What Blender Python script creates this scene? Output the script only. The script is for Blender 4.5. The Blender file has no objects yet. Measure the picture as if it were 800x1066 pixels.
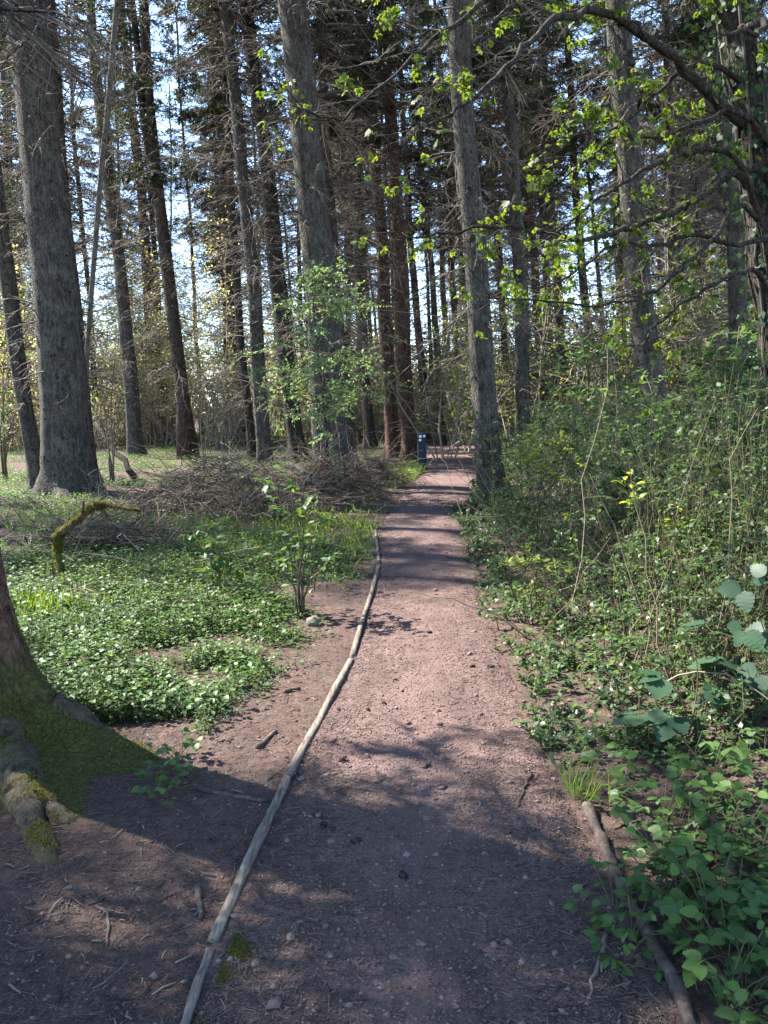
import bpy, math, random
import numpy as np
from mathutils import Vector, Matrix

# ------------------------------------------------------------------ camera, sky, sun, exposure
sc = bpy.context.scene
COL = sc.collection
R = math.radians
FPX, PW, PH = 830.0, 800.0, 1066.0
CAM_Z, PITCH, ROLL = 1.60, R(7.2), R(1.6)
camd = bpy.data.cameras.new('camera')
camd.sensor_fit = 'HORIZONTAL'
camd.sensor_width = 36.0
camd.lens = 36.0 * FPX / PW
camd.clip_start, camd.clip_end = 0.05, 2000.0
cam = bpy.data.objects.new('camera', camd)
COL.objects.link(cam)
CAM_ROT = Matrix.Rotation(R(90) - PITCH, 3, 'X') @ Matrix.Rotation(-ROLL, 3, 'Z')
cam.matrix_world = Matrix.Translation((0, 0, CAM_Z)) @ CAM_ROT.to_4x4()
sc.camera = cam

SUN_AZ, SUN_EL = R(63), R(47)            # azimuth measured from straight ahead towards the left
SUN_DIR = Vector((-math.sin(SUN_AZ) * math.cos(SUN_EL), math.cos(SUN_AZ) * math.cos(SUN_EL), math.sin(SUN_EL)))
world = bpy.data.worlds.new('World')
sc.world = world
world.use_nodes = True
nt = world.node_tree
nt.nodes.clear()
sky = nt.nodes.new('ShaderNodeTexSky')
sky.sky_type = 'NISHITA'
sky.sun_disc = False
sky.sun_elevation = SUN_EL
sky.sun_rotation = -SUN_AZ               # 0 = +Y, positive turns towards +X
sky.air_density, sky.dust_density, sky.ozone_density = 0.85, 0.0, 1.2
bg = nt.nodes.new('ShaderNodeBackground')
bg.inputs['Strength'].default_value = 0.145
wo = nt.nodes.new('ShaderNodeOutputWorld')
nt.links.new(sky.outputs[0], bg.inputs[0])
nt.links.new(bg.outputs[0], wo.inputs[0])
sund = bpy.data.lights.new('sun', 'SUN')
sund.energy, sund.angle, sund.color = 5.0, R(0.53), (1.0, 0.94, 0.84)
sun = bpy.data.objects.new('sun', sund)
COL.objects.link(sun)
sun.rotation_euler = (-SUN_DIR).to_track_quat('-Z', 'Y').to_euler()
vs = sc.view_settings
vs.view_transform, vs.look, vs.gamma, vs.use_curve_mapping = 'Standard', 'None', 1.0, False
vs.exposure = 2.5
try:
    sc.cycles.max_bounces = 7
    sc.cycles.diffuse_bounces = 4
    sc.cycles.glossy_bounces = 2
    sc.cycles.transmission_bounces = 4
    sc.cycles.caustics_reflective = sc.cycles.caustics_refractive = False
    sc.cycles.use_denoising = True
    sc.cycles.sample_clamp_indirect = 6.0
except Exception:
    pass

rng = np.random.default_rng(11)
random.seed(11)

# ------------------------------------------------------------------ picture <-> ground
NP_ROT = np.array(CAM_ROT)
def ray(px, py):
    return NP_ROT @ np.array([(px - PW / 2) / FPX, -(py - PH / 2) / FPX, -1.0])
def flat(px, py, z=0.0):
    d = ray(px, py); t = (z - CAM_Z) / d[2]
    return np.array([0, 0, CAM_Z]) + d * t
def at_depth(px, py, Y):
    d = ray(px, py)
    return np.array([0, 0, CAM_Z]) + d * (Y / d[1])
def sstep(a, b, x):
    t = np.clip((x - a) / (b - a), 0, 1); return t * t * (3 - 2 * t)
def wob(x, y, s, k=0.0):
    return (np.sin(x * s + 1.3 * np.sin(y * s * .7 + k) + k) + np.sin(y * s * 1.13 - 1.1 * np.sin(x * s * .8 - k) + 2 * k)
            + .5 * np.sin((x + y) * s * 2.1 + k * 3) + .5 * np.sin((x - y) * s * 2.3 - k)) / 3.0

_L = [flat(*p) for p in [(195, 1066), (222, 985), (282, 848), (317, 779), (366, 688), (395, 590), (391, 553), (418, 515), (443, 490), (446, 476), (452, 466), (470, 460)]]
_R = [flat(*p) for p in [(690, 1066), (655, 985), (602, 850), (562, 779), (528, 695), (494, 600), (480, 553), (483, 520), (494, 495), (498, 480), (512, 470), (540, 462)]]
PATH_Y = np.linspace(1.2, 44, 500)
def _curve(pts):
    a = np.array(pts)[np.argsort([p[1] for p in pts])]
    return lambda y: np.interp(y, a[:, 1], a[:, 0])
xl0, xr0 = _curve(_L), _curve(_R)
def _smooth(v, n=15):
    k = np.ones(n) / n
    return np.convolve(np.pad(v, n // 2, mode='edge'), k, 'valid')
_XL, _XR = _smooth(xl0(PATH_Y)), _smooth(xr0(PATH_Y))
# the last part swings away to the right behind the thicket
_XL = _XL + np.clip(PATH_Y - 30, 0, 99) ** 1.5 * .08
_XR = _XR + np.clip(PATH_Y - 30, 0, 99) ** 1.5 * .10
def path_l(y): return np.interp(y, PATH_Y, _XL)
def path_r(y): return np.interp(y, PATH_Y, _XR)

def gz(x, y):
    x = np.asarray(x, float); y = np.asarray(y, float)
    l, r = path_l(y), path_r(y)
    dr = x - r; dl = l - x
    z = 0.38 * sstep(0.1, 3.2, dr) + .5 * sstep(4, 16, dr)
    z = z + 0.10 * sstep(0.8, 4, dl) * (1 + .5 * wob(x, y, .45, 1.0)) + .25 * sstep(8, 30, dl)
    away = sstep(0.0, 0.8, np.maximum(dr, dl))
    z = z + away * (0.05 * wob(x, y, .9, 2.0) + .02 * wob(x, y, 2.7, .4))
    z = z + .010 * wob(x, y, 5.1, 1.7) + .005 * wob(x, y, 13.0, .3)
    inside = sstep(-.03, .12, np.minimum(-dr, -dl)) * (y > 1.0) * (y < 44)
    z = z - 0.045 * inside
    far = np.hypot(x, y)
    return z + 3.0 * sstep(60, 200, far)

def G(px, py, h=0.0):
    z = 0.0
    for _ in range(10):
        p = flat(px, py, z); z = float(gz(p[0], p[1]))
    p[2] = z + h
    return p
def onz(x, y, h=0.0):
    return np.array([x, y, float(gz(x, y)) + h])

# ------------------------------------------------------------------ mesh building
class MB:
    def __init__(s): s.v, s.q, s.t, s.n = [], [], [], 0
    def add(s, v, quads=None, tris=None):
        v = np.asarray(v, np.float32).reshape(-1, 3)
        if quads is not None and len(quads): s.q.append(np.asarray(quads, np.int32).reshape(-1, 4) + s.n)
        if tris is not None and len(tris): s.t.append(np.asarray(tris, np.int32).reshape(-1, 3) + s.n)
        s.v.append(v); s.n += len(v); return s
    def build(s, name, mat, parent=None, smooth=True, loc=None):
        me = bpy.data.meshes.new(name)
        v = np.concatenate(s.v) if s.v else np.zeros((0, 3), np.float32)
        if loc is not None: v = v - np.asarray(loc, np.float32)
        q = np.concatenate(s.q) if s.q else np.zeros((0, 4), np.int32)
        t = np.concatenate(s.t) if s.t else np.zeros((0, 3), np.int32)
        me.vertices.add(len(v)); me.vertices.foreach_set('co', v.ravel())
        loops = np.concatenate([q.ravel(), t.ravel()])
        tot = np.concatenate([np.full(len(q), 4, np.int32), np.full(len(t), 3, np.int32)])
        start = np.concatenate([[0], np.cumsum(tot)[:-1]]).astype(np.int32)
        me.loops.add(len(loops)); me.loops.foreach_set('vertex_index', loops.astype(np.int32))
        me.polygons.add(len(tot)); me.polygons.foreach_set('loop_start', start)
        if smooth: me.polygons.foreach_set('use_smooth', np.ones(len(tot), bool))
        me.update(calc_edges=True)
        me.materials.append(mat)
        o = bpy.data.objects.new(name, me); COL.objects.link(o)
        if parent is not None: o.parent = parent
        if loc is not None: o.location = loc
        return o

def norm(a): return a / np.maximum(np.linalg.norm(a, axis=-1, keepdims=True), 1e-9)
def sticks(mb, P, Rr, sides=3, cap=True):
    """P (n,k,3) centre lines, Rr (n,k) radii: n tapered tubes."""
    P = np.asarray(P, float); Rr = np.asarray(Rr, float)
    if P.ndim == 2: P, Rr = P[None], Rr[None]
    n, k, _ = P.shape
    T = np.empty_like(P); T[:, 1:-1] = P[:, 2:] - P[:, :-2]; T[:, 0] = P[:, 1] - P[:, 0]; T[:, -1] = P[:, -1] - P[:, -2]
    T = norm(T)
    ref = np.where(np.abs(T[:, :1, 2:3]) > .8, np.array([1., 0, 0]), np.array([0, 0, 1.]))
    U = norm(np.cross(np.broadcast_to(ref, T.shape), T)); V = np.cross(T, U)
    a = np.arange(sides) * 2 * math.pi / sides
    ring = (np.cos(a)[None, None, :, None] * U[:, :, None] + np.sin(a)[None, None, :, None] * V[:, :, None]) * Rr[:, :, None, None]
    v = (P[:, :, None] + ring).reshape(-1, 3)
    i = np.arange(n)[:, None, None] * k * sides + np.arange(k - 1)[None, :, None] * sides
    j = np.arange(sides)[None, None]; j2 = (j + 1) % sides
    q = np.stack([i + j, i + j2, i + sides + j2, i + sides + j], -1).reshape(-1, 4)
    mb.add(v, q)
    if cap and sides == 4:
        b = np.arange(n)[:, None] * k * sides
        mb.q.append((np.concatenate([b + np.array([[3, 2, 1, 0]]), b + (k - 1) * sides + np.array([[0, 1, 2, 3]])]) + mb.n - len(v)).astype(np.int32))
    elif cap and sides > 4:
        tr = []
        for e, fl in ((0, 1), (k - 1, 0)):
            b = np.arange(n) * k * sides + e * sides
            for s in range(1, sides - 1):
                tr.append(np.stack([b, b + (s + 1 if fl else s), b + (s if fl else s + 1)], -1))
        mb.t.append((np.concatenate(tr) + mb.n - len(v)).astype(np.int32))

KITE = (np.array([[0, 0, 0], [-.5, .42, .08], [0, 1, -.06], [.5, .42, .08]]), np.array([[0, 3, 2, 1]]), None)
OVATE = (np.array([[0, 0, 0], [0, .35, .02], [0, .7, 0], [0, 1, -.10], [-.36, .18, .07], [-.5, .45, .09], [-.30, .78, .03], [.36, .18, .07], [.5, .45, .09], [.30, .78, .03]]),
         np.array([[0, 7, 8, 1], [1, 8, 9, 2], [0, 1, 5, 4], [1, 2, 6, 5]]), np.array([[2, 9, 3], [2, 3, 6]]))
def _toothed():
    K = 13; t = np.linspace(0, 1, K); wv = .5 * np.sin(t ** .72 * math.pi) ** .75
    v = [(0, y, .02 * math.sin(3 * y) - .12 * y * y) for y in t]; q, tr = [], []
    for sg in (-1, 1):
        b = len(v)
        for i in range(1, K - 1):
            tooth = 1.10 if i % 2 else .93
            v.append((sg * wv[i] * tooth, t[i] + .05 * (i % 2) - .02, .13 * wv[i] + .03 * (i % 2) - .13 * t[i] ** 2 - .16 * wv[i] ** 2))
        for i in range(1, K - 2):
            a = [i, i + 1, b + i, b + i - 1]; q.append(a if sg < 0 else a[::-1])
        e1, e2 = [0, 1, b], [K - 2, K - 1, b + K - 3]; tr += [e1, e2] if sg < 0 else [e1[::-1], e2[::-1]]
    return np.array(v, float), np.array(q), np.array(tr)
TOOTH = _toothed()
def _palmate():
    v, q = [], []
    for ang, ln in ((-70, .70), (-30, .85), (0, 1.0), (30, .85), (70, .70)):
        a = R(ang); c, s = math.cos(a), math.sin(a); b = len(v)
        for x, y, z in ((0, 0, 0), (-.27, .5, .05), (0, 1, -.1), (.27, .5, .05)):
            x, y = x * ln, y * ln
            v.append((x * c + y * s, -x * s + y * c, z))
        q.append((b, b + 3, b + 2, b + 1))
    return np.array(v), np.array(q), None
PALM = _palmate()
def leaves(mb, P, D, N, ln, wd, tpl=KITE):
    """leaf template at points P, pointing along D, faces towards N."""
    P = np.asarray(P, float); n = len(P)
    if n == 0: return
    D = norm(np.asarray(D, float)); S = norm(np.cross(D, N)); U = np.cross(S, D)
    ln = np.broadcast_to(ln, (n,)); wd = np.broadcast_to(wd, (n,))
    t, q, tr = tpl
    v = P[:, None] + t[None, :, 0:1] * S[:, None] * wd[:, None, None] + t[None, :, 1:2] * D[:, None] * ln[:, None, None] + t[None, :, 2:3] * U[:, None] * ln[:, None, None]
    off = (np.arange(n) * len(t))[:, None, None]
    mb.add(v, (q[None] + off).reshape(-1, 4), None if tr is None else (tr[None] + off).reshape(-1, 3))
def rdir(n, r=rng):
    return norm(r.normal(size=(n, 3)))
def lerp(a, b, t): return a + (b - a) * t

# ------------------------------------------------------------------ object bookkeeping
def tag(o, label=None, cat=None, group=None, kind=None):
    if label: o['label'] = label
    if cat: o['category'] = cat
    if group: o['group'] = group
    if kind: o['kind'] = kind
    return o
def thing(name, loc, label, cat, group=None):
    o = bpy.data.objects.new(name, None); COL.objects.link(o)
    o.empty_display_size = .2; o.location = tuple(float(c) for c in loc)
    return tag(o, label, cat, group)
def dup(o, parent, name=None):
    c = o.copy(); COL.objects.link(c); c.parent = parent
    return c

# ------------------------------------------------------------------ materials
class NT:
    def __init__(s, name):
        s.m = bpy.data.materials.new(name); s.m.use_nodes = True
        s.t = s.m.node_tree; s.t.nodes.clear()
        s.out = s.n('ShaderNodeOutputMaterial')
    def n(s, typ, **k):
        x = s.t.nodes.new(typ)
        for a, b in k.items(): setattr(x, a, b)
        return x
    def l(s, a, b): s.t.links.new(a, b)
    def noise(s, vec, scale, detail=4, rough=.6):
        x = s.n('ShaderNodeTexNoise'); x.inputs['Scale'].default_value = scale
        x.inputs['Detail'].default_value = detail; x.inputs['Roughness'].default_value = rough
        if vec is not None: s.l(vec, x.inputs['Vector'])
        return x.outputs['Fac']
    def ramp(s, fac, stops, interp='LINEAR'):
        x = s.n('ShaderNodeValToRGB'); x.color_ramp.interpolation = interp
        e = x.color_ramp.elements
        while len(e) < len(stops): e.new(.5)
        for k, (p, c) in zip(e, stops):
            k.position = p; k.color = (c[0], c[1], c[2], 1) if hasattr(c, '__len__') else (c, c, c, 1)
        s.l(fac, x.inputs['Fac']); return x.outputs['Color']
    def mix(s, fac, a, b, mode='MIX'):
        x = s.n('ShaderNodeMix', data_type='RGBA', blend_type=mode)
        for v, i in ((fac, 0), (a, 6), (b, 7)):
            if hasattr(v, 'is_output'): s.l(v, x.inputs[i])
            else: x.inputs[i].default_value = v if i == 0 else (v[0], v[1], v[2], 1)
        return x.outputs[2]
    def math(s, op, a, b=0.0, clamp=False):
        x = s.n('ShaderNodeMath', operation=op, use_clamp=clamp)
        for v, i in ((a, 0), (b, 1)):
            if hasattr(v, 'is_output'): s.l(v, x.inputs[i])
            else: x.inputs[i].default_value = v
        return x.outputs[0]
    def bump(s, h, strength=.5, dist=.02, nrm=None):
        x = s.n('ShaderNodeBump'); x.inputs['Strength'].default_value = strength; x.inputs['Distance'].default_value = dist
        s.l(h, x.inputs['Height'])
        if nrm is not None: s.l(nrm, x.inputs['Normal'])
        return x.outputs[0]
    def scaled(s, vec, sx, sy, sz):
        x = s.n('ShaderNodeMapping'); x.inputs['Scale'].default_value = (sx, sy, sz); s.l(vec, x.inputs['Vector']); return x.outputs[0]
    def surf(s, col, rough=.9, nrm=None, spec=.3):
        b = s.n('ShaderNodeBsdfPrincipled')
        if hasattr(col, 'is_output'): s.l(col, b.inputs['Base Color'])
        else: b.inputs['Base Color'].default_value = (*col, 1)
        if hasattr(rough, 'is_output'): s.l(rough, b.inputs['Roughness'])
        else: b.inputs['Roughness'].default_value = rough
        b.inputs['Specular IOR Level'].default_value = spec
        if nrm is not None: s.l(nrm, b.inputs['Normal'])
        s.l(b.outputs[0], s.out.inputs['Surface']); return b

def mat_leaf(name, cols, trans=.45, tcol=1.6, rough=.45, spec=.4, tint=(1.25, 1.15, .42)):
    m = NT(name)
    g = m.n('ShaderNodeNewGeometry'); oi = m.n('ShaderNodeObjectInfo')
    f = m.math('FRACT', m.math('ADD', g.outputs['Random Per Island'], m.math('MULTIPLY', oi.outputs['Random'], .37)))
    k = len(cols)
    c = m.ramp(f, [(i / max(1, k - 1), x) for i, x in enumerate(cols)])
    b = m.surf(c, rough, None, spec)
    tr = m.n('ShaderNodeBsdfTranslucent')
    tc = m.mix(1.0, c, tuple(t_ * tcol for t_ in tint), 'MULTIPLY')
    m.l(tc, tr.inputs['Color'])
    mx = m.n('ShaderNodeMixShader'); mx.inputs[0].default_value = trans
    m.l(b.outputs[0], mx.inputs[1]); m.l(tr.outputs[0], mx.inputs[2]); m.l(mx.outputs[0], m.out.inputs['Surface'])
    return m.m
def mat_twig(name, cols, rough=.85):
    m = NT(name)
    g = m.n('ShaderNodeNewGeometry')
    m.surf(m.ramp(g.outputs['Random Per Island'], [(i / max(1, len(cols) - 1), x) for i, x in enumerate(cols)]), rough, None, .2)
    return m.m
def mat_bark(name, dark, mid, light, lichen=(.16, .18, .12), lich=.45, scale=26, stretch=.30, moss=0.0, cr=.55):
    m = NT(name)
    tc = m.n('ShaderNodeTexCoord'); oi = m.n('ShaderNodeObjectInfo')
    off = m.n('ShaderNodeVectorMath', operation='ADD'); m.l(tc.outputs['Object'], off.inputs[0])
    cx = m.n('ShaderNodeCombineXYZ'); m.l(m.math('MULTIPLY', oi.outputs['Random'], 40.0), cx.inputs[2]); m.l(cx.outputs[0], off.inputs[1])
    v = off.outputs[0]
    warp = m.n('ShaderNodeTexNoise'); warp.inputs['Scale'].default_value = 5; m.l(v, warp.inputs['Vector'])
    wv = m.n('ShaderNodeVectorMath', operation='SCALE'); m.l(warp.outputs['Color'], wv.inputs[0]); wv.inputs['Scale'].default_value = .12
    v2 = m.n('ShaderNodeVectorMath', operation='ADD'); m.l(v, v2.inputs[0]); m.l(wv.outputs[0], v2.inputs[1])
    st = m.scaled(v2.outputs[0], 1, 1, stretch)
    vo = m.n('ShaderNodeTexVoronoi', feature='DISTANCE_TO_EDGE'); vo.inputs['Scale'].default_value = scale; m.l(st, vo.inputs['Vector'])
    crack = m.ramp(vo.outputs['Distance'], [(0, 0), (.16, 1)])
    fine = m.noise(st, scale * 2.2, 6, .7)
    big = m.noise(v, 1.6, 5, .65)
    c = m.ramp(fine, [(.28, dark), (.5, mid), (.72, light)])
    c = m.mix(m.math('MULTIPLY', m.math('SUBTRACT', 1.0, crack), cr), c, tuple(.45 * x for x in dark))
    lf = m.ramp(m.noise(v, 3.1, 6, .75), [(.46, 0), (.64, 1)])
    c = m.mix(m.math('MULTIPLY', lf, lich), c, lichen)
    c = m.mix(m.ramp(big, [(.35, .0), (.7, .35)]), c, mid)
    patch = m.noise(m.scaled(v, 1, 1, .30), 15, 6, .75)
    c = m.mix(m.ramp(patch, [(.36, .9), (.50, 0)]), c, tuple(.7 * x for x in dark))
    c = m.mix(m.ramp(patch, [(.55, 0), (.70, .55)]), c, tuple(1.3 * x for x in light))
    kn = m.n('ShaderNodeTexVoronoi'); kn.inputs['Scale'].default_value = 5.5; m.l(m.scaled(v2.outputs[0], 1, 1, .8), kn.inputs['Vector'])
    c = m.mix(m.ramp(kn.outputs['Distance'], [(.10, .9), (.2, 0)]), c, tuple(.5 * x for x in dark))
    if moss > 0:
        sp = m.n('ShaderNodeSeparateXYZ'); m.l(tc.outputs['Object'], sp.inputs[0])
        h = m.ramp(m.math('ADD', m.math('MULTIPLY', sp.outputs[2], 1.0 / moss), m.math('MULTIPLY', m.math('SUBTRACT', m.noise(v, 7, 5, .7), .5), 1.6)), [(.35, 1), (.75, 0)])
        c = m.mix(h, c, m.ramp(m.noise(v, 60, 4, .7), [(.3, (.034, .038, .012)), (.7, (.12, .125, .032))]))
    hh = m.math('ADD', m.math('MULTIPLY', crack, cr), fine)
    m.surf(c, .92, m.bump(hh, 1.0, .03), .15)
    return m.m

M = {}
M['bark_grey'] = mat_bark('bark_grey', (.030, .025, .021), (.078, .068, .058), (.15, .136, .12), (.16, .175, .135), .5)
M['bark_brown'] = mat_bark('bark_brown', (.026, .018, .014), (.070, .050, .039), (.125, .095, .076), (.13, .14, .095), .35)
M['bark_red'] = mat_bark('bark_red', (.038, .019, .014), (.105, .058, .042), (.17, .105, .080), (.13, .12, .085), .2)
M['bark_dark'] = mat_bark('bark_dark', (.018, .014, .012), (.052, .042, .035), (.09, .075, .062), (.08, .10, .055), .35)
M['bark_root'] = mat_bark('bark_root', (.035, .026, .02), (.10, .078, .058), (.17, .14, .11), (.075, .08, .022), .8, 30, .35, cr=.12)
M['bark_pale'] = mat_bark('bark_pale', (.07, .06, .05), (.19, .17, .145), (.28, .26, .23), (.2, .21, .16), .4, 40, .2)
M['bark_moss'] = mat_bark('bark_moss', (.045, .023, .016), (.155, .086, .060), (.24, .155, .115), (.12, .12, .04), .30, 24, .35, moss=.75)
M['dead'] = mat_twig('dead_twig', [(.035, .027, .021), (.10, .080, .064), (.17, .145, .118)])
M['brush'] = mat_twig('brush_twig', [(.045, .032, .023), (.11, .080, .058), (.20, .155, .118), (.08, .058, .043)])
M['brush_pale'] = mat_twig('pale_brushwood', [(.12, .095, .075), (.24, .195, .155), (.34, .29, .24)])
M['stem'] = mat_twig('green_stem', [(.05, .055, .025), (.10, .075, .045), (.06, .07, .03)])
M['needle'] = mat_leaf('spruce_needle', [(.014, .026, .012), (.026, .044, .018), (.040, .052, .024), (.050, .046, .030)], .22, 1.3, .6, .25)
M['larch'] = mat_leaf('young_needle', [(.12, .19, .075), (.18, .26, .11), (.24, .31, .14)], .5, 1.3, .5, .3, (1.05, 1.1, .75))
M['cover'] = mat_leaf('cover_leaf', [(.020, .058, .018), (.034, .085, .026), (.05, .11, .034), (.085, .135, .050), (.055, .075, .03)], .42, 1.6, .6, .22)
M['thicket'] = mat_leaf('thicket_leaf', [(.022, .054, .024), (.038, .082, .032), (.060, .112, .044), (.095, .14, .058), (.035, .06, .03)], .45, 1.5, .45, .4, (1.15, 1.15, .55))
M['bright'] = mat_leaf('bright_leaf', [(.10, .16, .02), (.16, .22, .03), (.22, .25, .04)], .55, 1.7, .45, .35)
M['maple'] = mat_leaf('maple_leaf', [(.040, .080, .016), (.06, .105, .02), (.085, .13, .022), (.14, .165, .025)], .5, 1.4, .5, .25)
M['bramble'] = mat_leaf('bramble_leaf', [(.014, .040, .020), (.022, .055, .026), (.030, .070, .030)], .25, 1.4, .55, .35)
M['ivy'] = mat_leaf('ivy_leaf', [(.014, .036, .016), (.022, .05, .02), (.034, .065, .026)], .2, 1.3, .6, .2)
M['plant'] = mat_leaf('plant_leaf', [(.026, .066, .014), (.046, .105, .020), (.085, .15, .028), (.034, .075, .020), (.06, .125, .024)], .35, 1.5, .5, .35)
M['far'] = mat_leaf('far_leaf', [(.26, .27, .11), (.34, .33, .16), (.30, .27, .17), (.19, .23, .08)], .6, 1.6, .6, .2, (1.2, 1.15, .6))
M['far_green'] = mat_leaf('far_green_leaf', [(.05, .085, .025), (.09, .12, .035), (.13, .15, .05)], .45, 1.5, .6, .2)
M['grass'] = mat_leaf('grass_blade', [(.06, .12, .02), (.10, .17, .03), (.15, .20, .05)], .45, 1.5, .5, .3)
M['moss'] = mat_leaf('moss_blade', [(.06, .07, .014), (.12, .125, .024), (.19, .18, .045), (.07, .055, .025)], .3, 1.3, .8, .1)

def mat_soil():
    m = NT('forest_soil'); tc = m.n('ShaderNodeTexCoord'); v = tc.outputs['Object']
    a = m.noise(v, 1.3, 6, .7); b = m.noise(v, 22, 6, .75); c = m.noise(v, 130, 4, .7)
    col = m.ramp(b, [(.28, (.032, .019, .015)), (.5, (.088, .055, .045)), (.72, (.16, .108, .091))])
    col = m.mix(m.ramp(c, [(.50, 0), (.70, .75)]), col, (.22, .175, .15))
    col = m.mix(m.ramp(c, [(.28, .8), (.42, 0)]), col, (.018, .012, .010))
    col = m.mix(m.ramp(a, [(.4, 0), (.65, .5)]), col, (.055, .038, .030))
    h = m.math('ADD', m.math('MULTIPLY', b, .8), m.math('MULTIPLY', c, .45))
    m.surf(col, .95, m.bump(h, 1.0, .025), .15); return m.m
def mat_path():
    m = NT('path_surface'); tc = m.n('ShaderNodeTexCoord'); v = tc.outputs['Object']
    a = m.noise(v, .9, 5, .65); b = m.noise(v, 14, 6, .75); c = m.noise(v, 95, 5, .75)
    col = m.ramp(c, [(.27, (.040, .023, .020)), (.45, (.116, .074, .064)), (.58, (.178, .118, .104)), (.76, (.29, .205, .18))])
    col = m.mix(m.ramp(b, [(.35, .5), (.6, 0)]), col, (.070, .044, .038))
    col = m.mix(m.ramp(a, [(.4, 0), (.7, .35)]), col, (.135, .092, .082))
    damp = m.noise(m.scaled(v, 1.6, .7, 1), 2.6, 5, .7)
    col = m.mix(m.ramp(damp, [(.40, .55), (.54, 0)]), col, (.060, .040, .034))
    vo = m.n('ShaderNodeTexVoronoi'); vo.inputs['Scale'].default_value = 75; m.l(v, vo.inputs['Vector'])
    h = m.math('ADD', m.math('ADD', m.math('MULTIPLY', b, .7), m.math('MULTIPLY', c, .7)), m.math('MULTIPLY', vo.outputs['Distance'], -.4))
    m.surf(col, .93, m.bump(h, .9, .016), .18); return m.m
def mat_plain(name, stops, scale, bump=.4, rough=.85, sx=1, sy=1, sz=1):
    m = NT(name); tc = m.n('ShaderNodeTexCoord'); v = m.scaled(tc.outputs['Object'], sx, sy, sz)
    f = m.noise(v, scale, 6, .7)
    m.surf(m.ramp(f, stops), rough, m.bump(f, bump, .01), .2); return m.m
M['soil'] = mat_soil(); M['path'] = mat_path()
M['edging'] = mat_plain('weathered_wood', [(.3, (.035, .027, .021)), (.46, (.115, .094, .075)), (.62, (.20, .17, .138)), (.75, (.28, .245, .20))], 70, .5, .9, 1, .10, 1)
M['edging_dark'] = mat_plain('damp_wood', [(.3, (.022, .016, .013)), (.5, (.060, .045, .036)), (.72, (.14, .112, .09))], 24, .7, .75)
M['post'] = mat_plain('post_paint', [(.3, (.012, .022, .036)), (.7, (.028, .045, .065))], 18, .2, .6, 1, 1, .2)
M['white'] = mat_plain('white_disc', [(.3, (.70, .72, .74)), (.7, (.82, .83, .85))], 20, .05, .5)
M['stone'] = mat_twig('stone', [(.05, .034, .030), (.12, .080, .070), (.17, .125, .112), (.08, .055, .048), (.20, .155, .138)], .85)
M['chip'] = mat_twig('litter', [(.035, .024, .02), (.08, .054, .043), (.12, .09, .072), (.18, .145, .118), (.06, .042, .035)], .9)
M['cone'] = mat_twig('pine_cone', [(.03, .018, .014), (.07, .045, .035)], .85)
M['dead_leaf'] = mat_leaf('dead_leaf', [(.06, .038, .026), (.11, .072, .05), (.17, .125, .095)], .1, 1.0, .85, .12)

# ------------------------------------------------------------------ ground and path
def axis(lo, hi, fine_lo, fine_hi, fine, grow):
    a = list(np.arange(fine_lo, fine_hi, fine))
    s, x = fine, fine_hi
    while x < hi: a.append(x); s *= grow; x += s
    a.append(hi)
    s, x, b = fine, fine_lo, []
    while x > lo:
        s *= grow; x -= s; b.append(x)
    return np.array(b[::-1] + a)
gx = axis(-420, 420, -2.6, 3.2, .045, 1.055); gy = axis(-60, 480, 1.3, 7.0, .045, 1.045)
X, Y = np.meshgrid(gx, gy)
mb = MB(); nx, ny = len(gx), len(gy)
ii = (np.arange(ny - 1)[:, None] * nx + np.arange(nx - 1)[None]).ravel()
mb.add(np.stack([X, Y, gz(X, Y)], -1), np.stack([ii, ii + 1, ii + nx + 1, ii + nx], -1))
tag(mb.build('ground', M['soil']), kind='structure')

pys = np.concatenate([np.arange(.6, 8, .04), np.arange(8, 20, .12), np.arange(20, 46, .4)])
K = 44
u = np.linspace(-.06, 1.06, K)
PXs = path_l(pys)[:, None] * (1 - u) + path_r(pys)[:, None] * u
PXs = PXs + .05 * wob(PXs, np.repeat(pys[:, None], K, 1), 3.1, .5) * np.abs(u - .5)[None] * 2
PYs = np.repeat(pys[:, None], K, 1)
edge = np.minimum(u, 1 - u)[None]
PZ = .004 + .016 * sstep(-.02, .3, edge) + .010 * wob(PXs, PYs, 2.3, 3) + .004 * wob(PXs, PYs, 9., 1) + .0025 * wob(PXs, PYs, 23., 2)
PZ = PZ - .05 * (1 - sstep(-.06, .03, edge + .02 * wob(PXs, PYs, 6., 4)))
mb = MB(); ii = (np.arange(len(pys) - 1)[:, None] * K + np.arange(K - 1)[None]).ravel()
mb.add(np.stack([PXs, PYs, PZ], -1), np.stack([ii, ii + 1, ii + K + 1, ii + K], -1))
tag(mb.build('path', M['path']), kind='structure')
def surf_z(x, y):
    """height of whatever is on top: path or soil"""
    x = np.asarray(x, float); y = np.asarray(y, float)
    l, r = path_l(y), path_r(y); uu = (x - l) / (r - l); e = np.minimum(uu, 1 - uu)
    pz = .004 + .016 * sstep(-.02, .3, e) + .010 * wob(x, y, 2.3, 3) + .004 * wob(x, y, 9., 1) + .0025 * wob(x, y, 23., 2) - .05 * (1 - sstep(-.06, .03, e))
    return np.where(e > 0, np.maximum(pz, gz(x, y)), gz(x, y))

# vegetation limits on both sides of the path (traced along the ground)
_vl = [G(*p) for p in [(403, 520), (392, 560), (352, 612), (318, 652), (285, 700), (235, 745), (165, 778), (60, 792)]]
veg_l = _curve(_vl)
_vr = [G(*p) for p in [(482, 555), (492, 600), (512, 650), (532, 690), (552, 740), (568, 790), (600, 830), (650, 900), (655, 980), (690, 1066)]]
veg_r = _curve(_vr)

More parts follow.
